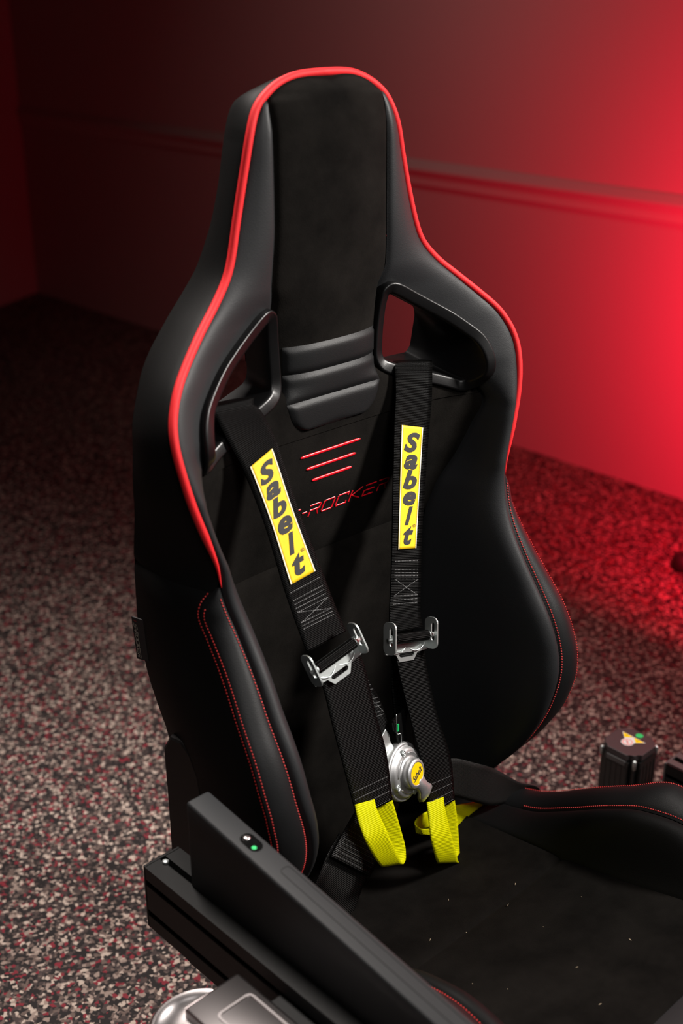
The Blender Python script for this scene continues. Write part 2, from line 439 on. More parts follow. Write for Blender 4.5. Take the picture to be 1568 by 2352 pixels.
def V3(x, y, z): return np.stack([x, y, z + Z0], axis=-1)

seat = empty('racing_chair', (0, 0.80, 0.10), 'black bucket racing seat with red piping and suede centre, standing between the rails', 'chair')

# front centre: one wide panel per row, split into pieces by height
NCP = 60
U = np.linspace(-1, 1, NCP * 2 + 1)
def panel_rows(idx):
    P = np.zeros((len(idx), len(U), 3))
    pw = f_pw(zz[idx])
    for k, u in enumerate(U):
        P[:, k] = V3(u * xa[idx], yc[idx] + (ya[idx] - yc[idx]) * abs(u) ** pw, zz[idx])
    return P
# vent openings (x, y, z) outline of the right one, front view
vent = [(.087, 1.068, -.360), (.092, 1.066, -.354), (.100, 1.0645, -.350), (.112, 1.063, -.352), (.137, 1.059, -.366), (.164, 1.054, -.382), (.190, 1.047, -.398), (.213, 1.039, -.4155), (.231, 1.031, -.432), (.241, 1.025, -.452),
        (.2445, 1.023, -.475), (.240, 1.028, -.497), (.229, 1.036, -.510), (.214, 1.046, -.513), (.199, 1.055, -.507), (.171, 1.062, -.4965), (.140, 1.067, -.485), (.110, 1.071, -.474), (.092, 1.074, -.466), (.084, 1.076, -.459),
        (.0795, 1.077, -.446), (.080, 1.076, -.420), (.082, 1.073, -.395), (.084, 1.070, -.375)]
vent_c = spline(vent + [vent[0]], 97)[:-1]
vc2 = vent_c[:, [0, 2]]
cen = vc2.mean(0)
def inset(P2, d):
    T = np.roll(P2, -1, 0) - np.roll(P2, 1, 0); T /= np.linalg.norm(T, axis=1, keepdims=True)
    N = np.stack([-T[:, 1], T[:, 0]], 1)
    s = 1 if ((cen - P2) * N).sum() > 0 else -1
    return P2 + N * s * d
cut_poly = inset(vc2, .006)
back_poly = [(.100, -.366), (.118, -.364), (.155, -.380), (.203, -.408), (.206, -.42), (.198, -.462), (.19, -.470), (.14, -.468), (.095, -.452), (.09, -.44), (.093, -.40), (.097, -.372)]
def cut_front(C): return inpoly(abs(C[..., 0]), C[..., 2] - Z0, cut_poly)
def cut_back(C):
    b = np.array(back_poly); b = b.mean(0) + (b - b.mean(0)) * 1.13
    return inpoly(abs(C[..., 0]), C[..., 2] - Z0, b)

def ri(z): return int(np.argmin(abs(zz - z)))
i1, i2 = ri(-.520), ri(-.690)
allr = np.arange(NS)
for nm, a, b, h, sides in (('head_panel', 0, i1 + 1, .0035, 'lrt'), ('back_panel', i1, i2 + 1, .002, 'b'), ('lumbar_panel', i2, NS, .004, 'lrt')):
    P0_ = panel_rows(allr[a:b])
    P = puff(P0_, h, .010, .0025 if nm != 'back_panel' else .0015, sides)
    if a == 0:                       # the first rows close on a point under the piping
        f_ = np.clip((np.arange(len(P)) - 2) / 5, 0, 1)[:, None, None]; P = P0_ * (1 - f_) + P * f_
    grid(nm, P, M['alcantara'], seat, cut=cut_front)

def mirror(P):
    Q = P[:, ::-1].copy(); Q[..., 0] *= -1; return Q
def bez(p0, p1, p2, p3, t):
    t = np.asarray(t)[None, :, None]; p0, p1, p2, p3 = [p[:, None, :] for p in (p0, p1, p2, p3)]
    return (1-t)**3*p0 + 3*(1-t)**2*t*p1 + 3*(1-t)*t**2*p2 + t**3*p3
A2 = np.stack([xa, ya], 1); B2 = np.stack([xb, yb], 1); O2 = np.stack([xo, yo], 1)
def kfun(keys): return np.stack([fz([(k[0], k[i]) for k in keys])(zz) for i in (1, 2)], 1)
# control offsets of the bolster section relative to its two edges, keyed by height
c1k = kfun([(-.097, .002, -.001), (-.13, .006, -.002), (-.25, .012, -.004), (-.33, .02, -.004), (-.40, .064, -.006), (-.455, .090, -.016), (-.475, .06, -.016), (-.505, .006, -.006), (-.56, .010, -.015), (-.65, .018, -.03), (-.83, .036, -.075), (-.95, .036, -.07), (-1.15, .03, -.01)])
c2k = kfun([(-.097, -.002, -.004), (-.13, -.006, -.006), (-.25, -.014, -.010), (-.33, -.02, -.010), (-.40, -.027, -.003), (-.47, -.023, -.006), (-.55, -.020, -.022), (-.65, -.026, -.022), (-.75, -.034, -.024), (-.88, -.040, -.028), (-1.0, -.036, -.024), (-1.15, -.02, -.012)])
sc_w = np.clip((xb - xa) / .03, 0, 1)[:, None]
T1 = np.linspace(0, 1, 30)
Q = bez(A2, A2 + c1k * sc_w, B2 + c2k * sc_w, B2, T1)
LE = np.concatenate([Q, np.repeat(zz[:, None, None] + Z0, len(T1), 1)], axis=2)
# small pulled creases of the leather at the neck
def crease(P, amp):
    x = P[..., 0]; z = P[..., 2] - Z0
    ang = np.arctan2(z + .47, x - .06); rad = np.hypot(x - .06, z + .47)
    wgt = np.exp(-((rad - .160) / .045) ** 2) * np.exp(-((ang - 1.05) / .33) ** 2)
    return P + normals(P) * (amp * wgt * np.sin(ang * 26 + 3 * np.sin(rad * 60)))[..., None]
first = ri(-.116)
LEp = puff(LE, .0025, .010, .002, 'lr')
grid('side_bolster', LEp[first:], M['leather'], seat, cut=cut_front)
grid('side_bolster', crease(mirror(LEp[first:]), .0034), M['leather'], seat, cut=cut_front)
# narrow fill above the first bolster row is covered by the head panel and piping
# front strip of the lower bolsters, between its two stitched seams
T2 = np.linspace(0, 1, 12)
ST = np.zeros((NS, 12, 3))
for k, u in enumerate(T2):
    ST[:, k] = V3(xb + (xo - xb) * u, yb + (yo - yb) * u - .006 * np.sin(math.pi * u) * np.clip((xo - xb) / .03, 0, 1), zz)
STp = puff(ST[IEND:], .001, .006, .0012, 'lr')
strips = [grid('bolster_strip', STp, M['leather_shaded'], seat), grid('bolster_strip', mirror(STp), M['leather_shaded'], seat)]
# outer sides
T3 = np.linspace(0, 1, 14)
SD = np.zeros((NS, 14, 3))
bulge = fz([(-.097, .002), (-.2, .004), (-.4, .006), (-.6, .010), (-.8, .012), (-1.15, .006)])(zz)
for k, u in enumerate(T3):
    SD[:, k] = V3(xo + (xr - xo) * u + bulge * np.sin(math.pi * u) * np.clip(xo / .1, 0, 1), yo + (yr - yo) * u, zz + (zr - zz) * u + np.where(zz > -.16, .004 * np.sin(math.pi * u), 0))
isp = ri(-.630)
for mm in (False, True):
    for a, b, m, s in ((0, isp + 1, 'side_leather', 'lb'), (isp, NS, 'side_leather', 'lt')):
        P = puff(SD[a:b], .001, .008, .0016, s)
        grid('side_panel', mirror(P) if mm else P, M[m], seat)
# back shell
T4 = np.linspace(-1, 1, 81)
BK = np.zeros((NS, 81, 3))
for k, u in enumerate(T4):
    BK[:, k] = V3(-u * xr, yr + .035 * (1 - abs(u) ** 2.5) * np.clip(xr / .08, 0, 1), zr)
grid('back_shell', BK, M['shell'], seat, cut=cut_back)

# piping: round the head and shoulders, tapering into the seams
pp = RB[:IEND + 1].copy()
pl = pp[::-1].copy(); pl[:, 0] *= -1
path = np.concatenate([pl, pp[1:]])
path[:, 2] += Z0
cx = path[:, [0, 2]] - np.array([0, Z0 - .45]); cx /= np.linalg.norm(cx, axis=1, keepdims=True)
path[:, 1] -= .0012
k = np.arange(len(path)); e = np.minimum(k, len(path) - 1 - k)
tube('piping', path, .0048 * np.clip(.12 + e / 14, 0, 1), M['piping'], seat, 18)

# stitching: rows of short thread dashes following the seams
def stitches(name, path, nrm, pitch=.0038, ln=.0026, r=.00085, parent=seat, m='thread', lift=.0003, org=None):
    P = np.asarray(path, float); s = np.r_[0, np.cumsum(np.linalg.norm(np.diff(P, axis=0), axis=1))]
    N = np.asarray(nrm, float)
    V = []; F = []
    for q in np.arange(.002, s[-1] - ln, pitch):
        a = np.array([np.interp(q, s, P[:, i]) for i in range(3)]); b = np.array([np.interp(q + ln, s, P[:, i]) for i in range(3)])
        nn = np.array([np.interp(q, s, N[:, i]) for i in range(3)]); nn /= np.linalg.norm(nn)
        t = b - a; t /= np.linalg.norm(t); w_ = np.cross(t, nn)
        base = len(V)
        for c_, sc_, lf in ((a, .5, 0), (a + t * ln * .3, 1, 1), (a + t * ln * .7, 1, 1), (b, .5, 0)):
            o_ = c_ + nn * (lift + lf * r * .6)
            V += [o_ + w_ * r * sc_, o_ + nn * r * sc_, o_ - w_ * r * sc_]
        for i in range(3):
            for j in range(2): F.append((base + i*3+j, base + (i+1)*3+j, base + (i+1)*3+j+1, base + i*3+j+1))
        F += [(base, base+1, base+2), (base+11, base+10, base+9)]
    if V: return obj(name, V, F, M[m], parent, kind='stuff')
def seam(P, dist, side):
    """points at a given distance from one edge of a grid, with normals"""
    N = normals(P); out = []; nn = []
    for i in range(len(P)):
        row = P[i] if side == 'l' else P[i, ::-1]; nr_ = N[i] if side == 'l' else N[i, ::-1]
        s = np.r_[0, np.cumsum(np.linalg.norm(np.diff(row, axis=0), axis=1))]
        d = min(dist, s[-1] * .45)
        out.append([np.interp(d, s, row[:, c]) for c in range(3)]); nn.append([np.interp(d, s, nr_[:, c]) for c in range(3)])
    return np.array(out), np.array(nn)
SDl = puff(SD[isp:], .001, .008, .0016, 'lt')
for mm in (False, True):
    par = strips[1] if mm else strips[0]
    for P_, side, d in ((STp[2:], 'l', .0042), (STp[4:], 'r', .0042), (SDl, 'l', .0042)):
        G = mirror(P_) if mm else P_
        sd = ('r' if side == 'l' else 'l') if mm else side
        a, b = seam(G, d, sd)
        stitches('stitching', a, b, parent=par)

# ribbed leather insert below the head panel
def rib(z_top, z_bot, wt, wb, round_b=0.0):
    nz, nx = 15, 41
    P = np.zeros((nz, nx, 3))
    for i in range(nz):
        t = i / (nz - 1); z = z_top + (z_bot - z_top) * t
        w_ = wt + (wb - wt) * t
        if round_b: w_ -= round_b * (1 - math.sqrt(max(0, 1 - max(0, (t - .45) / .55) ** 2)))
        for j in range(nx):
            u = -1 + 2 * j / (nx - 1); x = u * w_
            zc = z + (z_bot - z_top) * (-.06) * 0
            A, Y = f_xa(zc), f_ya(zc)
            A = max(f_xa(zc), .085); yy = f_yc(zc) + (f_ya(zc) - f_yc(zc)) * min(1, abs(x) / A) ** f_pw(zc)
            P[i, j] = (x, yy, zc + Z0)
    P[..., 1] -= .0062
    return puff(P, .0022, .004, .0022, 'lrtb')
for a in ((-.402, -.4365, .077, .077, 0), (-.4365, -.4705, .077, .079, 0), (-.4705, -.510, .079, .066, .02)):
    grid('insert_rib', rib(*a), M['leather_shaded'], seat)

# seat the frames on the upholstery they are clipped into
_pts = np.concatenate([LEp.reshape(-1, 3), panel_rows(allr).reshape(-1, 3)])
for q in vent_c:
    d = (_pts[:, 0] - q[0]) ** 2 + (_pts[:, 2] - Z0 - q[2]) ** 2
    k8 = np.argsort(d)[:8]
    q[1] = min(q[1], _pts[k8, 1].min() - .0005)
vent_c[:, 1] = np.convolve(np.r_[vent_c[-3:, 1], vent_c[:, 1], vent_c[:3, 1]], np.ones(7) / 7, 'valid')
# belt pass-through frames: raised lip, sloping funnel, open to the rear
bp = np.array(back_poly)
def ventframe(mm):
    ang = lambda P2: np.arctan2(P2[:, 1] - cen[1], P2[:, 0] - cen[0])
    bpr = resample([tuple(p) for p in bp], 400); ba = ang(bpr); oa = ang(vc2)
    idx = [int(np.argmin(abs((ba - a + math.pi) % (2 * math.pi) - math.pi))) for a in oa]
    bpl = np.stack([smooth1(bpr[idx][:, 0], 1), smooth1(bpr[idx][:, 1], 1)], 1)
    loops = []
    # the outer part of the frame is a broad shallow dish, the inner bar is narrow
    wide = np.clip((vc2[:, 0] - .12) / .10, 0, 1)
    for d, dy in ((-.001, .010), (-.0002, -.001), (.0002, -.0040), (.0010, -.0055), (.0024, -.0060), (.0034, -.0059), (.0122, -.0040), (.0140, -.0034), (.0152, -.0022), (.0162, .001)):
        P2 = inset(vc2, d); loops.append(np.stack([P2[:, 0], vent_c[:, 1] + dy, P2[:, 1] + Z0], 1))
    P2 = inset(vc2, .0165)
    for t in (.12, .3, .55, .8, 1.0):
        Q2 = P2 + (bpl - P2) * t; yf = vent_c[:, 1] + .004
        yy = yf + (1.118 - yf) * (t ** .8)
        loops.append(np.stack([Q2[:, 0], yy, Q2[:, 1] + Z0], 1))
    G = np.array(loops)
    if mm: G[..., 0] *= -1
    else: G = G[:, ::-1]
    return grid('vent_frame', G, M['plastic'], seat, closed=True)
ventframe(False); ventframe(True)

# red embroidered bars and lettering on the back panel
def on_panel(x, z, off=.0012):
    A = f_xa(z); p = f_pw(z)
    return (x, f_yc(z) + (f_ya(z) - f_yc(z)) * min(1, abs(x) / A) ** p - .002 - off, z + Z0)
for x0, x1, z in ((-.056, .047, -.545), (-.046, .040, -.563), (-.036, .033, -.5805)):
    pts = [on_panel(x, z, .0004) for x in np.linspace(x0, x1, 24)]
    G = []
    for k in range(24):
        e = .35 if k in (0, 23) else 1
        for a in range(8):
            t = 2 * math.pi * a / 8
            G.append((pts[k][0], pts[k][1] - .0012 * math.cos(t), pts[k][2] + .0021 * math.sin(t) * e))
    F = [(i*8+a, i*8+(a+1) % 8, (i+1)*8+(a+1) % 8, (i+1)*8+a) for i in range(23) for a in range(8)] + [tuple(range(8)), tuple(range(184, 192))[::-1]]
    obj('logo_bar', G, F, M['embroidery'], seat)

def strokes(glyph, x0, z0, wd, ht, sl):
    """thin angular letters as stroke lists in a unit cell"""
    out = []
    for st in glyph:
        out.append([(x0 + wd * a + sl * ht * b, z0 + ht * b) for a, b in st])
    return out
GL = {'S': [[(1, 1), (.08, 1), (0, .86), (0, .6), (.08, .52), (.92, .48), (1, .4), (1, .12), (.92, 0), (0, 0)]], '-': [[(.1, .5), (.9, .5)]],
      'R': [[(0, 1), (.92, 1), (1, .9), (1, .62), (.92, .52), (.15, .52)], [(.15, .38), (.15, 0)], [(.75, .5), (1, 0)]],
      'O': [[(.08, 0), (0, .12), (0, .88), (.08, 1), (.92, 1), (1, .88), (1, .12), (.92, 0), (.08, 0)]],
      'C': [[(1, .78), (1, 1), (.08, 1), (0, .88), (0, .12), (.08, 0), (1, 0), (1, .22)]],
      'K': [[(0, 0), (0, 1)], [(1, 1), (.1, .5), (1, 0)]],
      'E': [[(1, 1), (0, 1)], [(1, .5), (0, .5), (0, 0), (1, 0)]]}
def wordmark(name, word, mapf, total, h, sl, wdt, m, parent):
    V = []; F = []; x = 0; adv = {'-': .45}
    unit = total / sum(adv.get(c, 1) for c in word)
    for c in word:
        wd = unit * adv.get(c, 1)
        for st in strokes(GL[c], x, 0, wd * .74, h, sl):
            for p, q in zip(st[:-1], st[1:]):
                p = np.array(p); q = np.array(q); t = q - p; L = np.linalg.norm(t)
                if L < 1e-6: continue
                t /= L; nn = np.array([-t[1], t[0]]); p = p - t * wdt * .35; q = q + t * wdt * .35
                b = len(V); nseg = max(1, int(L / .004))
                for k in range(nseg + 1):
                    c_ = p + (q - p) * k / nseg
                    V += [mapf(*(c_ + nn * wdt / 2), 0), mapf(*c_, 1), mapf(*(c_ - nn * wdt / 2), 0)]
                for k in range(nseg):
                    for j in range(2): F.append((b+k*3+j, b+(k+1)*3+j, b+(k+1)*3+j+1, b+k*3+j+1))
        x += wd
    return obj(name, V, F, m, parent)
wordmark('lettering', 'S-ROCKER', lambda a, b, r: on_panel(-.078 + a, -.6300 + b, .0003 + .0011 * r), .185, .0140, .40, .0021, M['embroidery'], seat)

# woven side tag with its name
tb = np.array([(-.2765, 1.124, .742), (-.2765, 1.100, .746), (-.2765, 1.094, .692), (-.2765, 1.118, .686)])
def tag_pt(u, v, o): return tuple((tb[0]*(1-u)+tb[1]*u)*(1-v) + (tb[3]*(1-u)+tb[2]*u)*v + np.array([-o, 0, 0]))
TV = [tag_pt(u, v, o) for o in (.0008, -.0008) for u, v in ((0, 0), (1, 0), (1, 1), (0, 1))]
tg = obj('fabric_tag', TV, [(3, 2, 1, 0), (4, 5, 6, 7), (0, 1, 5, 4), (1, 2, 6, 5), (2, 3, 7, 6), (3, 0, 4, 7)], M['ink'], seat, False)
wordmark('lettering', 'S-ROCKER', lambda a, b, r: tag_pt(.16 + b * 30, .14 + a * 17.3, .0011), .047, .0085, .28, .0014, M['grey_print'], tg)
obj('emblem', [tag_pt(u, v, .0011) for u, v in ((.16, .055), (.44, .07), (.44, .095), (.16, .08))], [(3, 2, 1, 0)], M['dark_red_print'], tg, False)
# hinge covers low on the outer sides
for s in (-1, 1):
    bm = bmesh.new()
    ol = [(.99, -1.13), (.985, -.90), (.990, -.868), (1.004, -.843), (1.022, -.832), (1.045, -.836), (1.06, -.86), (1.055, -.95), (1.06, -1.13)]
    mx = Matrix(((0, 0, s, s * .268), (1, 0, 0, 0), (0, 1, 0, Z0), (0, 0, 0, 1)))
    prism_bm(bm, ol, 0, .020, mx, bev=.004)
    bm_obj('hinge_cover', bm, M['shell'], seat)

# ------------------------------------------------------------------ seat cushion (y decreasing towards the front)
NY = 120
ys = np.linspace(1.05, .36, NY)
fy = lambda keys: (lambda k: (lambda y: hermite([a for a, _ in k], [b for _, b in k], y)))(sorted(keys))
c_zc = fy([(1.06, -1.145), (.95, -1.15), (.85, -1.135), (.72, -1.105), (.59, -1.078), (.50, -1.058), (.44, -1.052), (.36, -1.075)])(ys)
c_zk = fy([(1.06, -1.14), (.95, -1.135), (.866, -1.127), (.70, -1.102), (.59, -1.074), (.48, -1.05), (.36, -1.07)])(ys)
c_xk = fy([(1.06, .150), (.87, .160), (.60, .162), (.36, .168)])(ys)
c_zi = fy([(1.06, -1.14), (.95, -1.135), (.88, -1.119), (.815, -1.085), (.745, -1.043), (.692, -1.018), (.635, -1.008), (.58, -1.020), (.50, -1.065), (.36, -1.10)])(ys)
c_zo = fy([(1.06, -1.14), (.95, -1.135), (.897, -1.120), (.87, -1.106), (.808, -1.067), (.745, -1.030), (.669, -.990), (.62, -.990), (.56, -1.015), (.50, -1.055), (.36, -1.10)])(ys)
xi, xoo = .220, .270
Uc = np.linspace(-1, 1, 81)
CP = np.zeros((NY, 81, 3))
for k_, u in enumerate(Uc): CP[:, k_] = V3(u * c_xk, ys, c_zc + (c_zk - c_zc) * abs(u) ** 4)
def flip(P): return P[:, ::-1]
iy = int(np.argmin(abs(ys - .775))); iy2 = int(np.argmin(abs(ys - .50)))
for nm, a, b in (('cushion_panel', 0, iy + 1), ('cushion_panel', iy, iy2 + 1)):
    grid(nm, puff(CP[a:b], .004, .012, .0015, 'tb'), M['alcantara'], seat)
# rolled leather front lip
FR = []
for k_ in range(16):
    t = k_ / 15 * math.pi * .75
    FR.append((.50 - .105 * math.sin(t) , -1.058 - .075 * (1 - math.cos(t)) + .010 * math.sin(t * 1.33)))
FRP = np.array([[(u * .165, y, z + Z0) for u in Uc] for y, z in FR])
grid('front_roll', puff(FRP, .003, .01, .002, 'lrt'), M['leather'], seat)
K2 = np.stack([c_xk, c_zk], 1); I2 = np.stack([np.full(NY, xi), c_zi], 1)
hgt = np.clip((c_zi - c_zk) / .08, 0, 1)[:, None]
Qc = bez(K2, K2 + hgt * np.array([.028, .02]), I2 + hgt * np.array([-.034, .012]) + (1-hgt) * np.array([-.02, 0]), I2, T1)
CB = np.stack([Qc[..., 0], np.repeat(ys[:, None], len(T1), 1), Qc[..., 1] + Z0], -1)
CS = np.zeros((NY, 12, 3))
for k_, u in enumerate(T2): CS[:, k_] = V3(xi + (xoo - xi) * u + 0 * ys, ys, c_zi + (c_zo - c_zi) * u + .006 * math.sin(math.pi * u))
CO = np.zeros((NY, 12, 3))
for k_, u in enumerate(T2): CO[:, k_] = V3(xoo + .012 * math.sin(math.pi * min(1, u * 1.2)) - .02 * u ** 3 + 0 * ys, ys, c_zo + (-1.24 - c_zo) * u)
for mm in (False, True):
    g = (lambda P: mirror(P)) if mm else (lambda P: P)
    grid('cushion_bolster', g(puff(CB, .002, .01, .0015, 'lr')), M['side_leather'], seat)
    S_ = puff(CS, .001, .006, .0012, 'lr')
    st = grid('cushion_strip', g(S_), M['leather_shaded'], seat)
    O_ = puff(CO, .001, .008, .0014, 'l')
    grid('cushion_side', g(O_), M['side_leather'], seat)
    i0 = int(np.argmin(abs(ys - .895)))
    for P_, side in ((S_[i0:], 'l'), (S_[i0 - 6:], 'r'), (O_[i0:], 'l')):
        G = g(P_); sd = ('r' if side == 'l' else 'l') if mm else side
        a, b = seam(G, .0045, sd); stitches('stitching', a, b, parent=st)
# pan under the cushion and its pedestal on the floor
bm = bmesh.new(); box_bm(bm, (-.245, .40, .235), (.245, 1.06, .262), .006); bm_obj('seat_pan', bm, M['shell'], seat)
for s in (-1, 1):
    bm = bmesh.new(); box_bm(bm, (s*.19 - .02, .45, .0), (s*.19 + .02, 1.0, .236), .004); bm_obj('side_mount', bm, M['rail'], seat)

# ------------------------------------------------------------------ harness
harness = empty('racing_harness', (0, .92, .42), 'black six point racing harness with yellow patches and silver rotary buckle, hanging on the seat', 'harness')
def ribbon(name, rows, m, parent=harness, thick=.0018, nseg=14, nw=9, v0=0.0, bow=0.0):
    L = spline_keys([a for a, b in rows], nseg); R = spline_keys([b for a, b in rows], nseg)
    return ribbon_lr(name, L, R, m, parent, thick, nw, bow)
def ribbon_lr(name, L, R, m, parent, thick=.0018, nw=9, bow=0.0):
    n = len(L); w_ = np.linspace(0, 1, nw)
    G = L[:, None] * (1 - w_)[None, :, None] + R[:, None] * w_[None, :, None]
    N = normals(G)
    if bow: G = G + N * (bow * np.sin(math.pi * w_))[None, :, None]
    s = np.r_[0, np.cumsum(np.linalg.norm(np.diff(G.mean(1), axis=0), axis=1))]
    wd = np.linalg.norm(R - L, axis=1).mean()
    front = G + N * thick / 2; back = G - N * thick / 2
    V = list(front.reshape(-1, 3)) + list(back.reshape(-1, 3)); uv = [(w_[j] * wd, s[i]) for i in range(n) for j in range(nw)] * 2
    F = []; o2 = n * nw
    for i in range(n - 1):
        for j in range(nw - 1):
            a = i * nw + j
            F.append((a, a+nw, a+nw+1, a+1)); F.append((o2+a, o2+a+1, o2+a+nw+1, o2+a+nw))
        a = i * nw; F.append((a, o2+a, o2+a+nw, a+nw)); a += nw - 1; F.append((a, a+nw, o2+a+nw, o2+a))
    for j in range(nw - 1):
        F.append((j, j+1, o2+j+1, o2+j)); a = (n-1)*nw+j; F.append((a, o2+a, o2+a+1, a+1))
    o = obj(name, V, F, m, parent, uvs=uv)
    return o, G, N, s
def surf(G, N, u, i, off):
    """point on a ribbon: u across 0..1, i fractional row"""
    n, nw = G.shape[:2]; i = min(max(i, 0), n - 1.001); a = int(i); f = i - a; j = min(max(u, 0), .9999) * (nw - 1); b = int(j); g = j - b
    def lerp(A): return (A[a, b]*(1-f)*(1-g) + A[a+1, b]*f*(1-g) + A[a, b+1]*(1-f)*g + A[a+1, b+1]*f*g)
    if u < 0 or u > 1: pass
    return lerp(G) + lerp(N) * off

STRAP_R = [((0.105,1.178,0.45),(0.175,1.168,0.45)),((0.115,1.172,0.70),(0.186,1.162,0.70)),((0.120,1.160,0.90),(0.190,1.156,0.89)),((0.124,1.130,0.968),(0.195,1.130,0.958)),((0.117,1.07,0.990),(0.188,1.07,0.978)),((0.104,1.056,0.988),(0.173,1.054,0.974)),((0.097,1.047,0.957),(0.166,1.047,0.936)),((0.086,1.038,0.921),(0.153,1.038,0.899)),((0.067,1.02,0.843),(0.128,1.02,0.823)),((0.046,1.0,0.768),(0.102,1.0,0.753)),((0.035,0.99,0.733),(0.092,0.99,0.713)),((0.021,0.978,0.685),(0.08,0.978,0.669)),((0.016,0.97,0.669),(0.077,0.97,0.654))]
STRAP_L = [((-0.175,1.168,0.45),(-0.108,1.178,0.45)),((-0.182,1.162,0.70),(-0.114,1.172,0.70)),((-0.186,1.156,0.89),(-0.119,1.160,0.90)),((-0.184,1.130,0.975),(-0.121,1.130,0.972)),((-0.182,1.072,0.998),(-0.120,1.072,0.995)),((-0.188,1.06,0.996),(-0.129,1.06,0.992)),((-0.187,1.052,0.984),(-0.126,1.052,0.986)),((-0.181,1.044,0.963),(-0.123,1.044,0.974)),((-0.168,1.034,0.926),(-0.117,1.034,0.947)),((-0.159,1.01,0.864),(-0.109,1.01,0.874)),((-0.153,0.985,0.788),(-0.094,0.985,0.795)),((-0.148,0.97,0.745),(-0.085,0.97,0.747)),((-0.142,0.958,0.708),(-0.077,0.958,0.711))]
TAIL_R = [((0.01,0.962,0.669),(0.07,0.962,0.655)),((0.006,0.952,0.65),(0.061,0.952,0.636)),((0.006,0.942,0.615),(0.059,0.942,0.601)),((0.013,0.927,0.552),(0.064,0.927,0.54)),((0.019,0.912,0.492),(0.076,0.912,0.477)),((0.026,0.9,0.414),(0.075,0.9,0.412))]
TAIL_L = [((-0.146,0.94,0.695),(-0.079,0.94,0.698)),((-0.142,0.932,0.676),(-0.071,0.932,0.672)),((-0.135,0.92,0.616),(-0.064,0.92,0.61)),((-0.131,0.905,0.562),(-0.058,0.905,0.553)),((-0.123,0.89,0.492),(-0.06,0.89,0.487))]
CONN_R = [((0.015,0.968,0.653),(0.062,0.968,0.635)),((0.01,0.962,0.605),(0.049,0.962,0.591)),((0.004,0.952,0.572),(0.034,0.952,0.561)),((-0.0,0.945,0.553),(0.022,0.945,0.546)),((-0.009,0.937,0.538),(0.010,0.937,0.534))]
CONN_L = [((-0.115,0.952,0.662),(-0.051,0.952,0.646)),((-0.09,0.948,0.608),(-0.025,0.948,0.593)),((-0.06,0.942,0.559),(-0.016,0.942,0.555)),((-0.044,0.938,0.534),(-0.014,0.938,0.538))]
LAP_R = [((0.034,0.93,0.475),(0.036,0.93,0.422)),((0.104,0.93,0.451),(0.109,0.93,0.384)),((0.141,0.925,0.429),(0.146,0.925,0.359)),((0.188,0.922,0.397),(0.188,0.922,0.332)),((0.245,0.92,0.347),(0.249,0.93,0.306)),((0.298,0.92,0.309),(0.300,0.94,0.287)),((0.312,0.925,0.27),(0.311,0.96,0.255)),((0.300,0.935,0.17),(0.300,0.985,0.16))]
LAP_L1 = [((-0.060,0.925,0.495),(-0.010,0.925,0.436)),((-0.107,0.922,0.457),(-0.037,0.922,0.385)),((-0.140,0.920,0.424),(-0.069,0.920,0.351))]
LAP_L2 = [((-0.118,0.927,0.445),(-0.050,0.927,0.372)),((-0.140,0.926,0.424),(-0.069,0.926,0.350)),((-0.163,0.922,0.397),(-0.101,0.922,0.306)),((-0.197,0.920,0.360),(-0.150,0.915,0.306))]
LOOP_L = [((-0.124,0.893,0.511),(-0.090,0.893,0.502)),((-0.127,0.884,0.494),(-0.095,0.884,0.495)),((-0.127,0.872,0.472),(-0.089,0.872,0.465)),((-0.112,0.872,0.439),(-0.073,0.872,0.427)),((-0.093,0.878,0.409),(-0.054,0.878,0.393)),((-0.079,0.886,0.394),(-0.04,0.886,0.377)),((-0.067,0.894,0.388),(-0.028,0.894,0.372)),((-0.063,0.9,0.405),(-0.023,0.9,0.386)),((-0.075,0.9,0.443),(-0.034,0.9,0.425)),((-0.097,0.896,0.492),(-0.055,0.896,0.484))]
LOOP_R = [((0.021,0.903,0.434),(0.054,0.903,0.428)),((0.015,0.893,0.417),(0.047,0.893,0.415)),((0.008,0.882,0.396),(0.048,0.882,0.381)),((0.014,0.88,0.367),(0.058,0.88,0.346)),((0.024,0.884,0.345),(0.069,0.884,0.321)),((0.033,0.89,0.334),(0.079,0.89,0.309)),((0.042,0.898,0.331),(0.089,0.898,0.306)),((0.05,0.906,0.343),(0.096,0.906,0.32)),((0.047,0.908,0.384),(0.092,0.908,0.365)),((0.032,0.904,0.421),(0.079,0.904,0.410))]
LOOP_B = [((0.214,0.945,0.32),(0.208,0.945,0.292)),((0.198,0.945,0.324),(0.186,0.945,0.295)),((0.136,0.943,0.349),(0.139,0.943,0.303)),((0.08,0.938,0.374),(0.078,0.938,0.343)),((0.04,0.93,0.388),(0.041,0.93,0.363)),((0.02,0.922,0.39),(0.023,0.922,0.372)),((0.024,0.915,0.382),(0.03,0.915,0.37)),((0.055,0.915,0.368),(0.061,0.915,0.351)),((0.098,0.92,0.348),(0.103,0.92,0.331))]

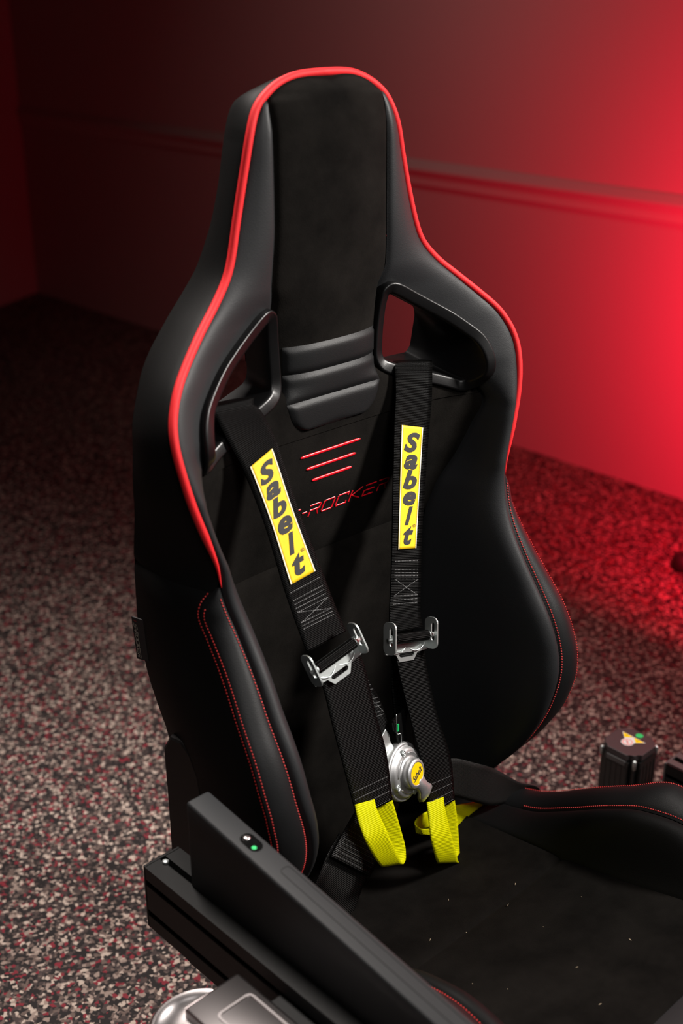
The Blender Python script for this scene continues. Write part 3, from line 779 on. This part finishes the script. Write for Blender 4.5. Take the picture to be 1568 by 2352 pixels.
# patch lettering boxes: u0,u1 (across), v0,v1 (down the patch)
LET = [('S', .13, .87, .048, .209), ('a', .15, .83, .224, .344), ('b', .13, .84, .350, .505), ('e', .16, .84, .520, .640), ('l', .30, .70, .646, .802), ('t', .25, .78, .811, .968), ('\u00ae', .74, .90, .795, .822)]
def patch(strap, G, N, i0, i1, u0, u1, shear):
    n = int((i1 - i0) * 1.5) + 2
    rows = np.linspace(i0, i1, n)
    L = np.array([surf(G, N, u0, i, .0018) for i in rows]); R = np.array([surf(G, N, u1, i, .0018) for i in rows])
    p, PG, PN, s = ribbon_lr('brand_patch', L, R, M['yellow_patch'], strap, .0008, 9)
    p['label'] = 'yellow patch with dark lettering'
    for a, b in ((0, .045), (.955, 1)):       # cream selvedges
        V = []; F = []
        for k in range(n):
            V += [surf(PG, PN, a, k, .0007), surf(PG, PN, b, k, .0007)]
        F = [(2*k, 2*k+2, 2*k+3, 2*k+1) for k in range(n - 1)]
        obj('selvedge', V, F, M['cream'], p)
    for ch, a0, a1, b0, b1 in LET:
        T, TF, asp = text_mesh(ch, shear if ch != '\u00ae' else 0, (.042 if ch in 'Sabelt' else 0) if ch != '\u00ae' else 0)
        V = [surf(PG, PN, a0 + (a1 - a0) * q[0], (b0 + (b1 - b0) * (1 - q[1])) * (n - 1), .0009) for q in T]
        obj('letter' if ch != '\u00ae' else 'mark', V, TF, M['ink'], p, False)
    # needle holes of the border seam
    V = []; F = []
    for k in np.arange(1, n - 1, .33):
        for u in (.07, .93):
            b_ = len(V)
            for du, dk in ((-.007, -.06), (.007, -.06), (.007, .06), (-.007, .06)): V.append(surf(PG, PN, u + du, k + dk, .0007))
            F.append((b_, b_+3, b_+2, b_+1))
    obj('border_seam', V, F, M['hole'], p, False, kind='stuff')
    return p
def sewn(strap, G, N, i0, i1, u0, u1, rows, cross=True, m='thread_grey'):
    """bar-tack: rows of light stitches across the strap and a cross between them"""
    V = []; F = []
    def dash(ua, ia, ub, ib):
        a = surf(G, N, ua, ia, .0012); b = surf(G, N, ub, ib, .0012); t = b - a; L = np.linalg.norm(t)
        if L < 1e-6: return
        t /= L; nn = surf(G, N, ua, ia, 1) - surf(G, N, ua, ia, 0); w_ = np.cross(t, nn) * .00042; o = nn * .0005
        k_ = len(V); V.extend([a - w_, a + w_, b + w_, b - w_, (a + b) / 2 + o]); F.extend([(k_, k_+1, k_+4), (k_+1, k_+2, k_+4), (k_+2, k_+3, k_+4), (k_+3, k_, k_+4)])
    nd = 17
    for r_ in rows:
        i = i0 + (i1 - i0) * r_
        for k in range(nd): dash(u0 + (u1 - u0) * k / nd, i, u0 + (u1 - u0) * (k + .6) / nd, i)
    if cross:
        lo_, hi_ = cross
        for k in range(20):
            for a_, b_ in ((0, 1), (1, 0)):
                q0, q1 = k / 20, (k + .6) / 20
                dash(u0 + (u1-u0) * (a_ + (b_-a_) * q0), i0 + (i1-i0) * (lo_ + (hi_-lo_) * q0), u0 + (u1-u0) * (a_ + (b_-a_) * q1), i0 + (i1-i0) * (lo_ + (hi_-lo_) * q1))
    return obj('sewn_tack', V, F, M[m], strap, kind='stuff')
NSG = 14
sR, GR, NR, _ = ribbon('shoulder_strap', STRAP_R, M['web'], nseg=NSG)
sL, GL_, NL, _ = ribbon('shoulder_strap', STRAP_L, M['web'], nseg=NSG)
patch(sR, GR, NR, 7 * NSG, 9 * NSG, .18, .79, .28)
patch(sL, GL_, NL, 8 * NSG, 10 * NSG, .16, .83, .28)
sewn(sR, GR, NR, 9.4 * NSG, 10.7 * NSG, .1, .9, (0, .22, .3, .38, .46, .8, .88, .96), (.46, .8))
sewn(sL, GL_, NL, 10.2 * NSG, 11.3 * NSG, .1, .9, (0, .2, .3, .4, .5, .78, .88, .98), (.5, .78))
tR, G1, N1, _ = ribbon('pull_strap', TAIL_R, M['web'], nseg=NSG); sewn(tR, G1, N1, 4 * NSG + 6, 5 * NSG - .2, .05, .95, (0, .3, .6, .95), None)
tL, G2, N2, _ = ribbon('pull_strap', TAIL_L, M['web'], nseg=NSG); sewn(tL, G2, N2, 3 * NSG + 7, 4 * NSG - .2, .05, .95, (0, .3, .6, .95), None)
cR, G3, N3, _ = ribbon('buckle_strap', CONN_R, M['web'], nseg=NSG)
cL, G4, N4, _ = ribbon('buckle_strap', CONN_L, M['web'], nseg=NSG); sewn(cL, G4, N4, 2, 1.6 * NSG, .6, .97, (.1, .2, .3, .5, .6, .7, .85, .95), (.1, .9))
lR, G5, N5, _ = ribbon('lap_strap', LAP_R, M['web_lit'], nseg=NSG); sewn(lR, G5, N5, NSG, 2 * NSG, .08, .92, (0, .25, .5, .75, 1), None)
lL, G6, N6, _ = ribbon('lap_strap', LAP_L2, M['web_lit'], nseg=NSG)
lL2, G7, N7, _ = ribbon('lap_strap_end', LAP_L1, M['web_lit'], nseg=NSG); sewn(lL2, G7, N7, NSG * .9, 1.9 * NSG, .06, .94, (0, .12, .24, .36, .5, .62, .74, .86, 1), None)
for rows in (LOOP_L, LOOP_R):
    o, _, _, _ = ribbon('pull_loop', rows, M['web_yellow'], nseg=8); o['label'] = 'bright yellow webbing pull loop'
o, GB, NB, _ = ribbon('pull_loop', LOOP_B, M['web_yellow'], nseg=8); o['label'] = 'yellow webbing pull loop in shadow behind the strap'
sewn(o, GB, NB, 2, 9, .1, .9, (0, .3, .6, .9), None, 'ink')

# slide adjusters: bent zinc plate with two slotted ears, bar wrapped by the strap, wire spring
def adjuster(o, ax, down):
    mx = frame(o, ax, -Vector(down)); mx = mx @ Matrix.Translation((0, 0, .009))            # x across, y up the strap, z out of the strap
    W_ = .0385
    bm = bmesh.new()
    plate = [(-W_, .006), (-W_, -.018), (-.020, -.020), (-.013, -.030), (.013, -.030), (.020, -.020), (W_, -.018), (W_, .006)]
    slot = [(-.012, -.0185), (-.014, -.0205), (-.014, -.022), (-.011, -.0245), (.011, -.0245), (.014, -.022), (.014, -.0205), (.012, -.0185)]
    prism_bm(bm, plate, -.0025, -.0005, mx, hole=slot)
    pl_ = bm_obj('adjuster', bm, M['steel'], harness)
    pl_['label'] = 'zinc plated steel slide adjuster'
    for s in (-1, 1):
        bm = bmesh.new()
        e_ = rrect(.042, .022, .008, 5, .002, .007); h_ = rrect(.024, .006, .0028, 5, .004, .010)
        em = mx @ Matrix(((0, 0, 1, s * W_ - .001), (1, 0, 0, .002), (0, 1, 0, 0), (0, 0, 0, 1)))
        prism_bm(bm, e_, 0, .002, em, hole=h_)
        bm_obj('ear', bm, M['steel'], pl_)
    bm = bmesh.new(); rm = mx @ Matrix.Translation((0, .002, .007)) @ Matrix.Rotation(math.pi/2, 4, 'Y')
    lathe_bm(bm, [(.0032, -W_ - .003), (.0032, -.031), (.0052, -.031), (.0052, -.0335), (.0032, -.0335), (.0032, .0335), (.0052, .0335), (.0052, .031), (.0032, .031), (.0032, W_ + .003)], rm, 18)
    bm_obj('roller', bm, M['steel'], pl_, True)
    # strap wrapped round the bar
    n = 22; V = []; uv = []; F = []
    for k in range(n):
        t = math.pi * (1.15 - 1.75 * k / (n - 1)); r_ = .0068
        for s in (-1, 1):
            V.append(mx @ Vector((s * .030, .002 + r_ * math.cos(t), .007 + r_ * math.sin(t)))); uv.append((s * .03, k * .00165))
    F = [(2*k, 2*k+1, 2*k+3, 2*k+2) for k in range(n - 1)]
    obj('strap_wrap', V, F, M['web'], pl_, uvs=uv)
    pts = []
    for k in range(25):
        t = k / 24; pts.append(mx @ Vector((-.030 + .060 * t, -.0105 - .0065 * abs(math.sin(t * math.pi * 2)), .0008 + .002 * math.sin(t * 9))))
    tube('spring', pts, .0006, M['steel'], pl_, 6)
adjuster((0.029, .962, .660), (.0605, -.003, -.015), (-.004, -.012, -.045))
adjuster((-.119, .944, .698), (.066, 0, .013), (.010, -.022, -.05))

# rotary buckle
bn = Vector((.218, -.945, .231)).normalized()
bx = Vector((1, .17, .06)).normalized(); bx = (bx - bn * bx.dot(bn)).normalized()
bz = bn; by = bz.cross(bx)
bc = Vector((-.009, .922, .489))
BM_ = Matrix(((bx.x, by.x, bz.x, bc.x), (bx.y, by.y, bz.y, bc.y), (bx.z, by.z, bz.z, bc.z), (0, 0, 0, 1)))
bm = bmesh.new()
lathe_bm(bm, [(.0375, -.008), (.0395, -.006), (.0395, .002), (.0385, .0045), (.0365, .0055), (.0355, .0048), (.0345, .0055), (.033, .0095), (.0305, .0115), (.024, .0125), (.0235, .0118), (.0215, .0118), (.021, .0130), (.019, .0135)], BM_, 64)
bk = bm_obj('rotary_buckle', bm, M['alu'], harness, True); bk['label'] = 'silver rotary cam buckle with yellow disc'
for a in (95, 190, 275, 5):
    bm = bmesh.new(); c_ = (.0300 * math.cos(math.radians(a)), .0300 * math.sin(math.radians(a)))
    lathe_bm(bm, [(.0044, .0085), (.0044, .0125), (.0036, .0128), (.0034, .0115)], BM_ @ Matrix.Translation((c_[0], c_[1], 0)), 18, cap=False)
    lathe_bm(bm, [(.0026, .0100), (.0026, .0128), (.0021, .0133), (.0012, .0133), (.0011, .0122)], BM_ @ Matrix.Translation((c_[0], c_[1], 0)), 14)
    bm_obj('screw', bm, M['steel'], bk, True)
for a in (50, 140, 232, 320):     # raised arcs between the screws
    pts = [BM_ @ Vector((.0268 * math.cos(math.radians(a + d)), .0268 * math.sin(math.radians(a + d)), .0122)) for d in np.linspace(-26, 26, 12)]
    tube('raised_arc', pts, .0011, M['alu'], bk, 8)
# rotating knob: ring with a swept lever
bm = bmesh.new()
lathe_bm(bm, [(.0200, .0125), (.0200, .0215), (.0192, .0232), (.0165, .0245), (.0152, .0245), (.0148, .0236)], BM_, 48)
kn = bm_obj('knob', bm, M['alu'], bk, True)
lev = []
for k in range(13):
    t = k / 12; y_ = -.010 - .042 * t; z_ = .0195 + .004 * math.sin(t * math.pi) - .010 * t ** 2 + .012 * max(0, t - .6) ; xs_ = .010 * t ** 1.6
    wd = .0135 - .0045 * math.sin(min(1, t * 1.5) * math.pi) + .002 * t; th = .0035
    if t > .93: wd *= .72
    lev.append([(xs_ - wd, y_, z_ - th), (xs_ - wd * .9, y_, z_ + th * .8), (xs_, y_, z_ + th * 1.3), (xs_ + wd * .9, y_, z_ + th * .8), (xs_ + wd, y_, z_ - th), (xs_, y_, z_ - th * 1.4)])
rot = Matrix.Rotation(math.radians(14), 4, 'Z')
V = [BM_ @ rot @ Vector(p) for r_ in lev for p in r_]
F = [(i*6+j, i*6+(j+1) % 6, (i+1)*6+(j+1) % 6, (i+1)*6+j) for i in range(12) for j in range(6)] + [tuple(range(6))[::-1], tuple(72 + j for j in range(6))]
obj('release_lever', V, F, M['alu'], bk)
bm = bmesh.new(); lathe_bm(bm, [(.0150, .0215), (.0150, .0240), (.0143, .0243)], BM_, 40); dd = bm_obj('yellow_disc', bm, M['badge'], bk)
T, TF, asp = text_mesh('Sabelt', .3, .012)
rt = Matrix.Rotation(math.radians(16), 4, 'Z')
obj('lettering', [BM_ @ rt @ Vector(((q[0] - .5) * .0245, (q[1] - .5) * .0090, .0246)) for q in T], TF, M['ink'], bk, False)
# latch tongues
def tongue(a, b, wd, nrm, m, name, lab=None):
    a = Vector(a); b = Vector(b); d = (b - a); L = d.length; mx = frame(a, d, Vector(nrm).cross(d))
    bm = bmesh.new(); prism_bm(bm, [(0, -wd*.75), (L*.3, -wd*.75), (L*.45, -wd*.5), (L, -wd*.5), (L, wd*.5), (L*.45, wd*.5), (L*.3, wd*.75), (0, wd*.75)], -.0015, .0015, mx, bev=.0006)
    o = bm_obj(name, bm, m, bk)
    if lab: o['label'] = lab
    return o
tongue((-.038, .936, .545), (-.018, .930, .508), .024, bn, M['steel'], 'latch_tongue')
t2 = tongue((-.001, .938, .566), (.004, .932, .512), .020, bn, M['gloss_black'], 'latch_tongue', 'black latch tongue with bright edges')
tongue((.060, .932, .462), (.022, .930, .478), .026, bn, M['steel'], 'latch_tongue')
tongue((-.050, .934, .455), (-.03, .930, .468), .026, bn, M['steel'], 'latch_tongue')
pts = [(-.0095, .9335, .572), (-.0098, .9325, .560), (-.0100, .9315, .546), (-.0085, .931, .5425), (-.0045, .9305, .542), (-.0035, .930, .540), (-.0030, .929, .520)]
tube('edge_wire', spline(pts, 30), .0006, M['steel'], bk, 6)
bm = bmesh.new(); box_bm(bm, (-.0085, .9315, .546), (-.0060, .9330, .557)); bm_obj('green_sticker', bm, M['green_print'], bk)

# ------------------------------------------------------------------ left rail and the slim case on it
def profile_rail(name, x0, x1, y_end, y_front, z0, z1, label, cap_m, parent_feet):
    r_ = empty(name, ((x0 + x1) / 2, (y_end + y_front) / 2, 0), label, 'rail')
    W_, H_ = x1 - x0, z1 - z0
    def side(n_slots, L):
        pts = [0.0]
        for k in range(n_slots):
            c = L * (2 * k + 1) / (2 * n_slots); pts.append(c)
        return pts[1:]
    ol = []; g, dp = .0042, .010
    def edge(p, d, nin, L, slots):
        out = [p]
        for c in slots:
            for a_, b_ in ((c - g, 0), (c - g, dp), (c + g, dp), (c + g, 0)): out.append((p[0] + d[0]*a_ + nin[0]*b_, p[1] + d[1]*a_ + nin[1]*b_))
        return out
    ns = max(1, round(H_ / .045))
    ol += edge((x0, z0), (1, 0), (0, 1), W_, side(1, W_)); ol += edge((x1, z0), (0, 1), (-1, 0), H_, side(ns, H_))
    ol += edge((x1, z1), (-1, 0), (0, -1), W_, side(1, W_)); ol += edge((x0, z1), (0, -1), (1, 0), H_, side(ns, H_))
    mx = Matrix(((1, 0, 0, 0), (0, 0, -1, 0), (0, 1, 0, 0), (0, 0, 0, 1)))
    bm = bmesh.new(); prism_bm(bm, ol, -y_end + .004, -y_front, mx); bm_obj('extrusion', bm, M['rail'], r_)
    bm = bmesh.new(); box_bm(bm, (x0 - .0003, y_end - .004, z0 - .0003), (x1 + .0003, y_end, z1 + .0008), .0012); bm_obj('end_cap', bm, cap_m, r_)
    for y_ in parent_feet:
        bm = bmesh.new(); box_bm(bm, (x0 + .004, y_ - .02, 0.0), (x1 - .004, y_ + .02, z0), .002); bm_obj('post', bm, M['rail'], r_)
    return r_
lrail = profile_rail('aluminium_rail', -.380, -.330, .980, .05, .424, .511, 'black grooved aluminium rail along the near side of the seat, under the charcoal case', M['rail'], (.42, .12))
# bolt and bracket joining the rail to the seat
bm = bmesh.new(); lathe_bm(bm, [(.004, 0), (.004, .003), (.003, .004)], Matrix.Translation((-.358, .966, .5105)), 14); bm_obj('bolt_head', bm, M['steel'], lrail, True)

case = empty('slim_case', (-.345, .60, .511), 'slim upright charcoal case with an oval button in its top edge, standing on the rail', 'case')
cd = Vector((0, -.99, -.129)).normalized()
mx = frame((-.345, .915, .626), cd, (1, 0, 0))      # x along the case, y across, z normal
if mx.col[2].z < 0: mx = frame((-.345, .915, .626), cd, (-1, 0, 0))
bm = bmesh.new()
L_ = .62
# body: rounded long box, lower edge level with the rail top
t = bmesh.new(); bmesh.ops.create_cube(t, size=1)
for v in t.verts:
    v.co = Vector(((v.co.x + .5) * L_, v.co.y * .031, 0 if v.co.z > 0 else -1))
bmesh.ops.bevel(t, geom=[e for e in t.edges if not (e.verts[0].co.z < -.5 and e.verts[1].co.z < -.5)], offset=.0035, segments=3, profile=.5, affect='EDGES')
for v in t.verts:
    p = mx @ v.co
    if v.co.z < -.5:
        q = mx @ Vector((v.co.x, v.co.y, 0)); p = Vector((q.x, q.y, .5115))
    v.co = p
join(bm, t); bm_obj('body', bm, M['slab'], case, True)
bm = bmesh.new(); prism_bm(bm, rrect(.026, .0135, .0065, 8), -.002, .0004, mx @ Matrix.Translation((.092, .001, 0))); ov = bm_obj('button_recess', bm, M['gloss_black'], case)
bm = bmesh.new(); prism_bm(bm, rrect(.0285, .016, .0078, 8), -.002, .0007, mx @ Matrix.Translation((.092, .001, 0)), hole=rrect(.026, .0135, .0065, 8)); bm_obj('button_ring', bm, M['gloss_black'], case)
bm = bmesh.new(); lathe_bm(bm, [(.0042, -.001), (.0042, .0008), (.0032, .0018), (.001, .0022)], mx @ Matrix.Translation((.084, .001, 0)), 20); bm_obj('button', bm, M['polished'], case, True)
bm = bmesh.new(); lathe_bm(bm, [(.0028, -.001), (.0028, .0007)], mx @ Matrix.Translation((.1000, -.002, 0)), 16); bm_obj('indicator', bm, M['green_print'], case)
bm = bmesh.new(); prism_bm(bm, rrect(.44, .013, .005, 6), -.002, .0003, mx @ Matrix.Translation((.36, .004, 0)), hole=rrect(.4385, .0115, .0043, 6)); bm_obj('cover_seam', bm, M['hole'], case)

# polished clamp beside the rail
cl = empty('metal_clamp', (-.43, .72, .40), 'polished aluminium clamp with round flange and bolt hole, fixed beside the rail', 'clamp')
bm = bmesh.new()
box_bm(bm, (-.470, .560, .440), (-.398, .786, .500), .004)
bm_obj('block', bm, M['polished'], cl, True)
bm = bmesh.new(); prism_bm(bm, rrect(.045, .13, .006, 5, -.430, .690), .4985, .5012, hole=rrect(.040, .125, .005, 5, -.430, .690)); bm_obj('raised_edge', bm, M['polished'], cl)
bm = bmesh.new(); lathe_bm(bm, [(.052, .440), (.054, .445), (.054, .488), (.050, .494), (.046, .496), (.043, .490), (.020, .489)], Matrix.Translation((-.468, .760, 0)), 48); bm_obj('round_flange', bm, M['polished'], cl, True)
bm = bmesh.new(); lathe_bm(bm, [(.0045, .480), (.0045, .4925), (.0036, .4925), (.0034, .487)], Matrix.Translation((-.447, .735, 0)), 18); bm_obj('bolt', bm, M['steel'], cl, True)
bm = bmesh.new(); box_bm(bm, (-.400, .60, .445), (-.3795, .74, .49), .002); bm_obj('foot_plate', bm, M['rail'], cl)

# ------------------------------------------------------------------ servo motor and right rail beyond the seat
sv = empty('servo_motor', (.582, .941, 0), 'black square servo motor with warning stickers on its chamfered lid, beyond the seat', 'motor')
c0, hw = (.582, .941), .038
oct_ = []
for sx, sy in ((1, 1), (-1, 1), (-1, -1), (1, -1)):
    a, b = (hw, hw * .52), (hw * .52, hw)
    q = [(sx * a[0], sy * a[1]), (sx * hw * .86, sy * hw * .58), (sx * hw * .80, sy * hw * .80), (sx * hw * .58, sy * hw * .86), (sx * b[0], sy * b[1])]
    if sx * sy < 0: q = q[::-1]
    oct_ += q
oct_ = [(c0[0] + x, c0[1] + y) for x, y in oct_]
bm = bmesh.new(); prism_bm(bm, oct_, .239, .250, bev=.0012); lid = bm_obj('lid', bm, M['motor_top'], sv)
bm = bmesh.new()
body = []
for sx, sy in ((1, 1), (-1, 1), (-1, -1), (1, -1)):
    q = [(hw, hw * .62), (hw * .84, hw * .62), (hw * .84, hw * .84), (hw * .62, hw * .84), (hw * .62, hw)]
    q = [(sx * x, sy * y) for x, y in q]
    if sx * sy < 0: q = q[::-1]
    body += q
body = [(c0[0] + x * 1.02, c0[1] + y * 1.02) for x, y in body]
prism_bm(bm, body, .0, .236); bm_obj('body', bm, M['motor'], sv)
for s in (-.6, -.3, 0, .3, .6):
    bm = bmesh.new(); box_bm(bm, (c0[0] - hw * 1.04, c0[1] + s * hw * .9 - .002, .02), (c0[0] - hw * .99, c0[1] + s * hw * .9 + .002, .225)); bm_obj('cooling_fin', bm, M['motor'], sv)
    bm = bmesh.new(); box_bm(bm, (c0[0] + s * hw * .9 - .002, c0[1] - hw * 1.04, .02), (c0[0] + s * hw * .9 + .002, c0[1] - hw * .99, .225)); bm_obj('cooling_fin', bm, M['motor'], sv)
bm = bmesh.new(); box_bm(bm, (c0[0] - hw * 1.06, c0[1] - hw * .5, .228), (c0[0] - hw * .9, c0[1] + hw * .5, .2375), .0008); bm_obj('edge_strip', bm, M['cap_grey'], sv)
for sx, sy in ((-1, 1), (-1, -1), (1, -1), (1, 1)):
    bm = bmesh.new(); lathe_bm(bm, [(.0034, .225), (.0034, .2405), (.0024, .242), (.0014, .242), (.0013, .240)], Matrix.Translation((c0[0] + sx * hw * .86, c0[1] + sy * hw * .86, 0)), 14); bm_obj('screw', bm, M['steel'], sv, True)
def flat(name, pts, z, m, parent):
    return obj(name, [(x, y, z) for x, y in pts], [tuple(range(len(pts)))], m, parent, False)
def ccw(p):
    a = sum(p[i][0]*p[(i+1) % len(p)][1] - p[(i+1) % len(p)][0]*p[i][1] for i in range(len(p))); return p if a > 0 else p[::-1]
def disc(c, r, n=24): return [(c[0] + r*math.cos(2*math.pi*k/n), c[1] + r*math.sin(2*math.pi*k/n)) for k in range(n)]
P0, P1, P2 = np.array((.599, .968)), np.array((.597, .919)), np.array((.573, .943))
tri = lambda a, b, c, s=1.0: ccw([tuple(np.mean([a, b, c], axis=0) + (np.array(q) - np.mean([a, b, c], axis=0)) * s) for q in (a, b, c)])
st_ = flat('warning_sticker', tri(P0, P1, P2), .2504, M['white_print'], lid)
flat('sticker_disc', disc((.5775, .943), .0108), .25045, M['white_print'], lid)
mid = (P0 + P1) / 2
flat('yellow_triangle', tri(P0 + (-.0010, -.0025), P0 * .48 + P1 * .52 + (-.0012, .0015), P0 * .45 + P2 * .55 + (.0014, .0008)), .2507, M['badge'], lid)
flat('yellow_triangle', tri(P1 + (-.0010, .0025), P1 * .48 + P0 * .52 + (-.0012, -.0015), P1 * .45 + P2 * .55 + (.0014, -.0008)), .2507, M['badge'], lid)
for c_, s_ in (((.5925, .9545), 1), ((.592, .9325), -1)):
    flat('warning_symbol', ccw([(c_[0] + .003, c_[1] + .0005), (c_[0], c_[1] - .001), (c_[0] + .0006, c_[1] + .001), (c_[0] - .003, c_[1])]), .2510, M['ink'], lid)
ring = disc((.5775, .943), .0088); ring2 = disc((.5775, .943), .0076)
obj('prohibition_ring', [(x, y, .2508) for x, y in ring + ring2], [(k, (k+1) % 24, 24+(k+1) % 24, 24+k) for k in range(24)], M['red_print'], lid, False)
flat('prohibition_bar', ccw([(.5725, .9395), (.5735, .9385), (.5825, .9465), (.5815, .9475)]), .2509, M['red_print'], lid)
flat('faint_symbol', ccw([(.578, .9465), (.580, .945), (.5775, .9405), (.5760, .9418)]), .25075, M['cap_grey'], lid)
flat('green_dot', disc((.6085, .9395), .0066), .2505, M['green_print'], lid)

rr_ = profile_rail('aluminium_rail', .571, .618, .866, -.6, .16, .25, 'black grooved aluminium rail beyond the seat, in front of the servo motor', M['cap_grey'], (.80, .1))
for x in (.575, .6005):
    bm = bmesh.new(); box_bm(bm, (x, -.59, .2501), (x + .0135, .862, .2508)); bm_obj('top_land', bm, M['cap_grey'], rr_)

# stand foot on the floor at the right edge
ft = empty('stand_foot', (1.70, 1.50, 0), 'black rubber stand foot on the red-lit floor at the right edge', 'stand')
bm = bmesh.new(); lathe_bm(bm, [(.030, 0), (.034, .004), (.034, .030), (.026, .042), (.018, .046)], Matrix.Translation((1.70, 1.50, 0)), 32); bm_obj('rubber_foot', bm, M['rubber'], ft, True)
tube('leg', [(1.70, 1.50, .04), (1.74, 1.42, .12), (1.80, 1.22, .32), (1.84, 1.08, .46)], .013, M['rubber'], ft, 14)

# specks of lint on the cushion suede
V = []; F = []
for x, y in ((-.043, .772), (-.117, .699), (-.08, .80), (.078, .79), (.034, .767), (-.10, .66), (.02, .70), (.06, .60), (-.02, .62), (.10, .70), (.0, .84), (-.06, .56)):
    z = float(np.interp(-y, -ys, c_zc)) + Z0 + .0046; a = random.random() * 6.3; l_ = random.choice((.0006, .0008, .0018)); d = np.array((math.cos(a), math.sin(a), .1)) * l_; e_ = np.array((-math.sin(a), math.cos(a), 0)) * .0003
    b = len(V); p = np.array((x, y, z)); V += [p - d - e_, p + d - e_, p + d + e_, p - d + e_, p + np.array((0, 0, .0008))]
    F += [(b, b+1, b+4), (b+1, b+2, b+4), (b+2, b+3, b+4), (b+3, b, b+4)]
lint = obj('lint_specks', V, F, M['lint'], seat, kind='stuff')
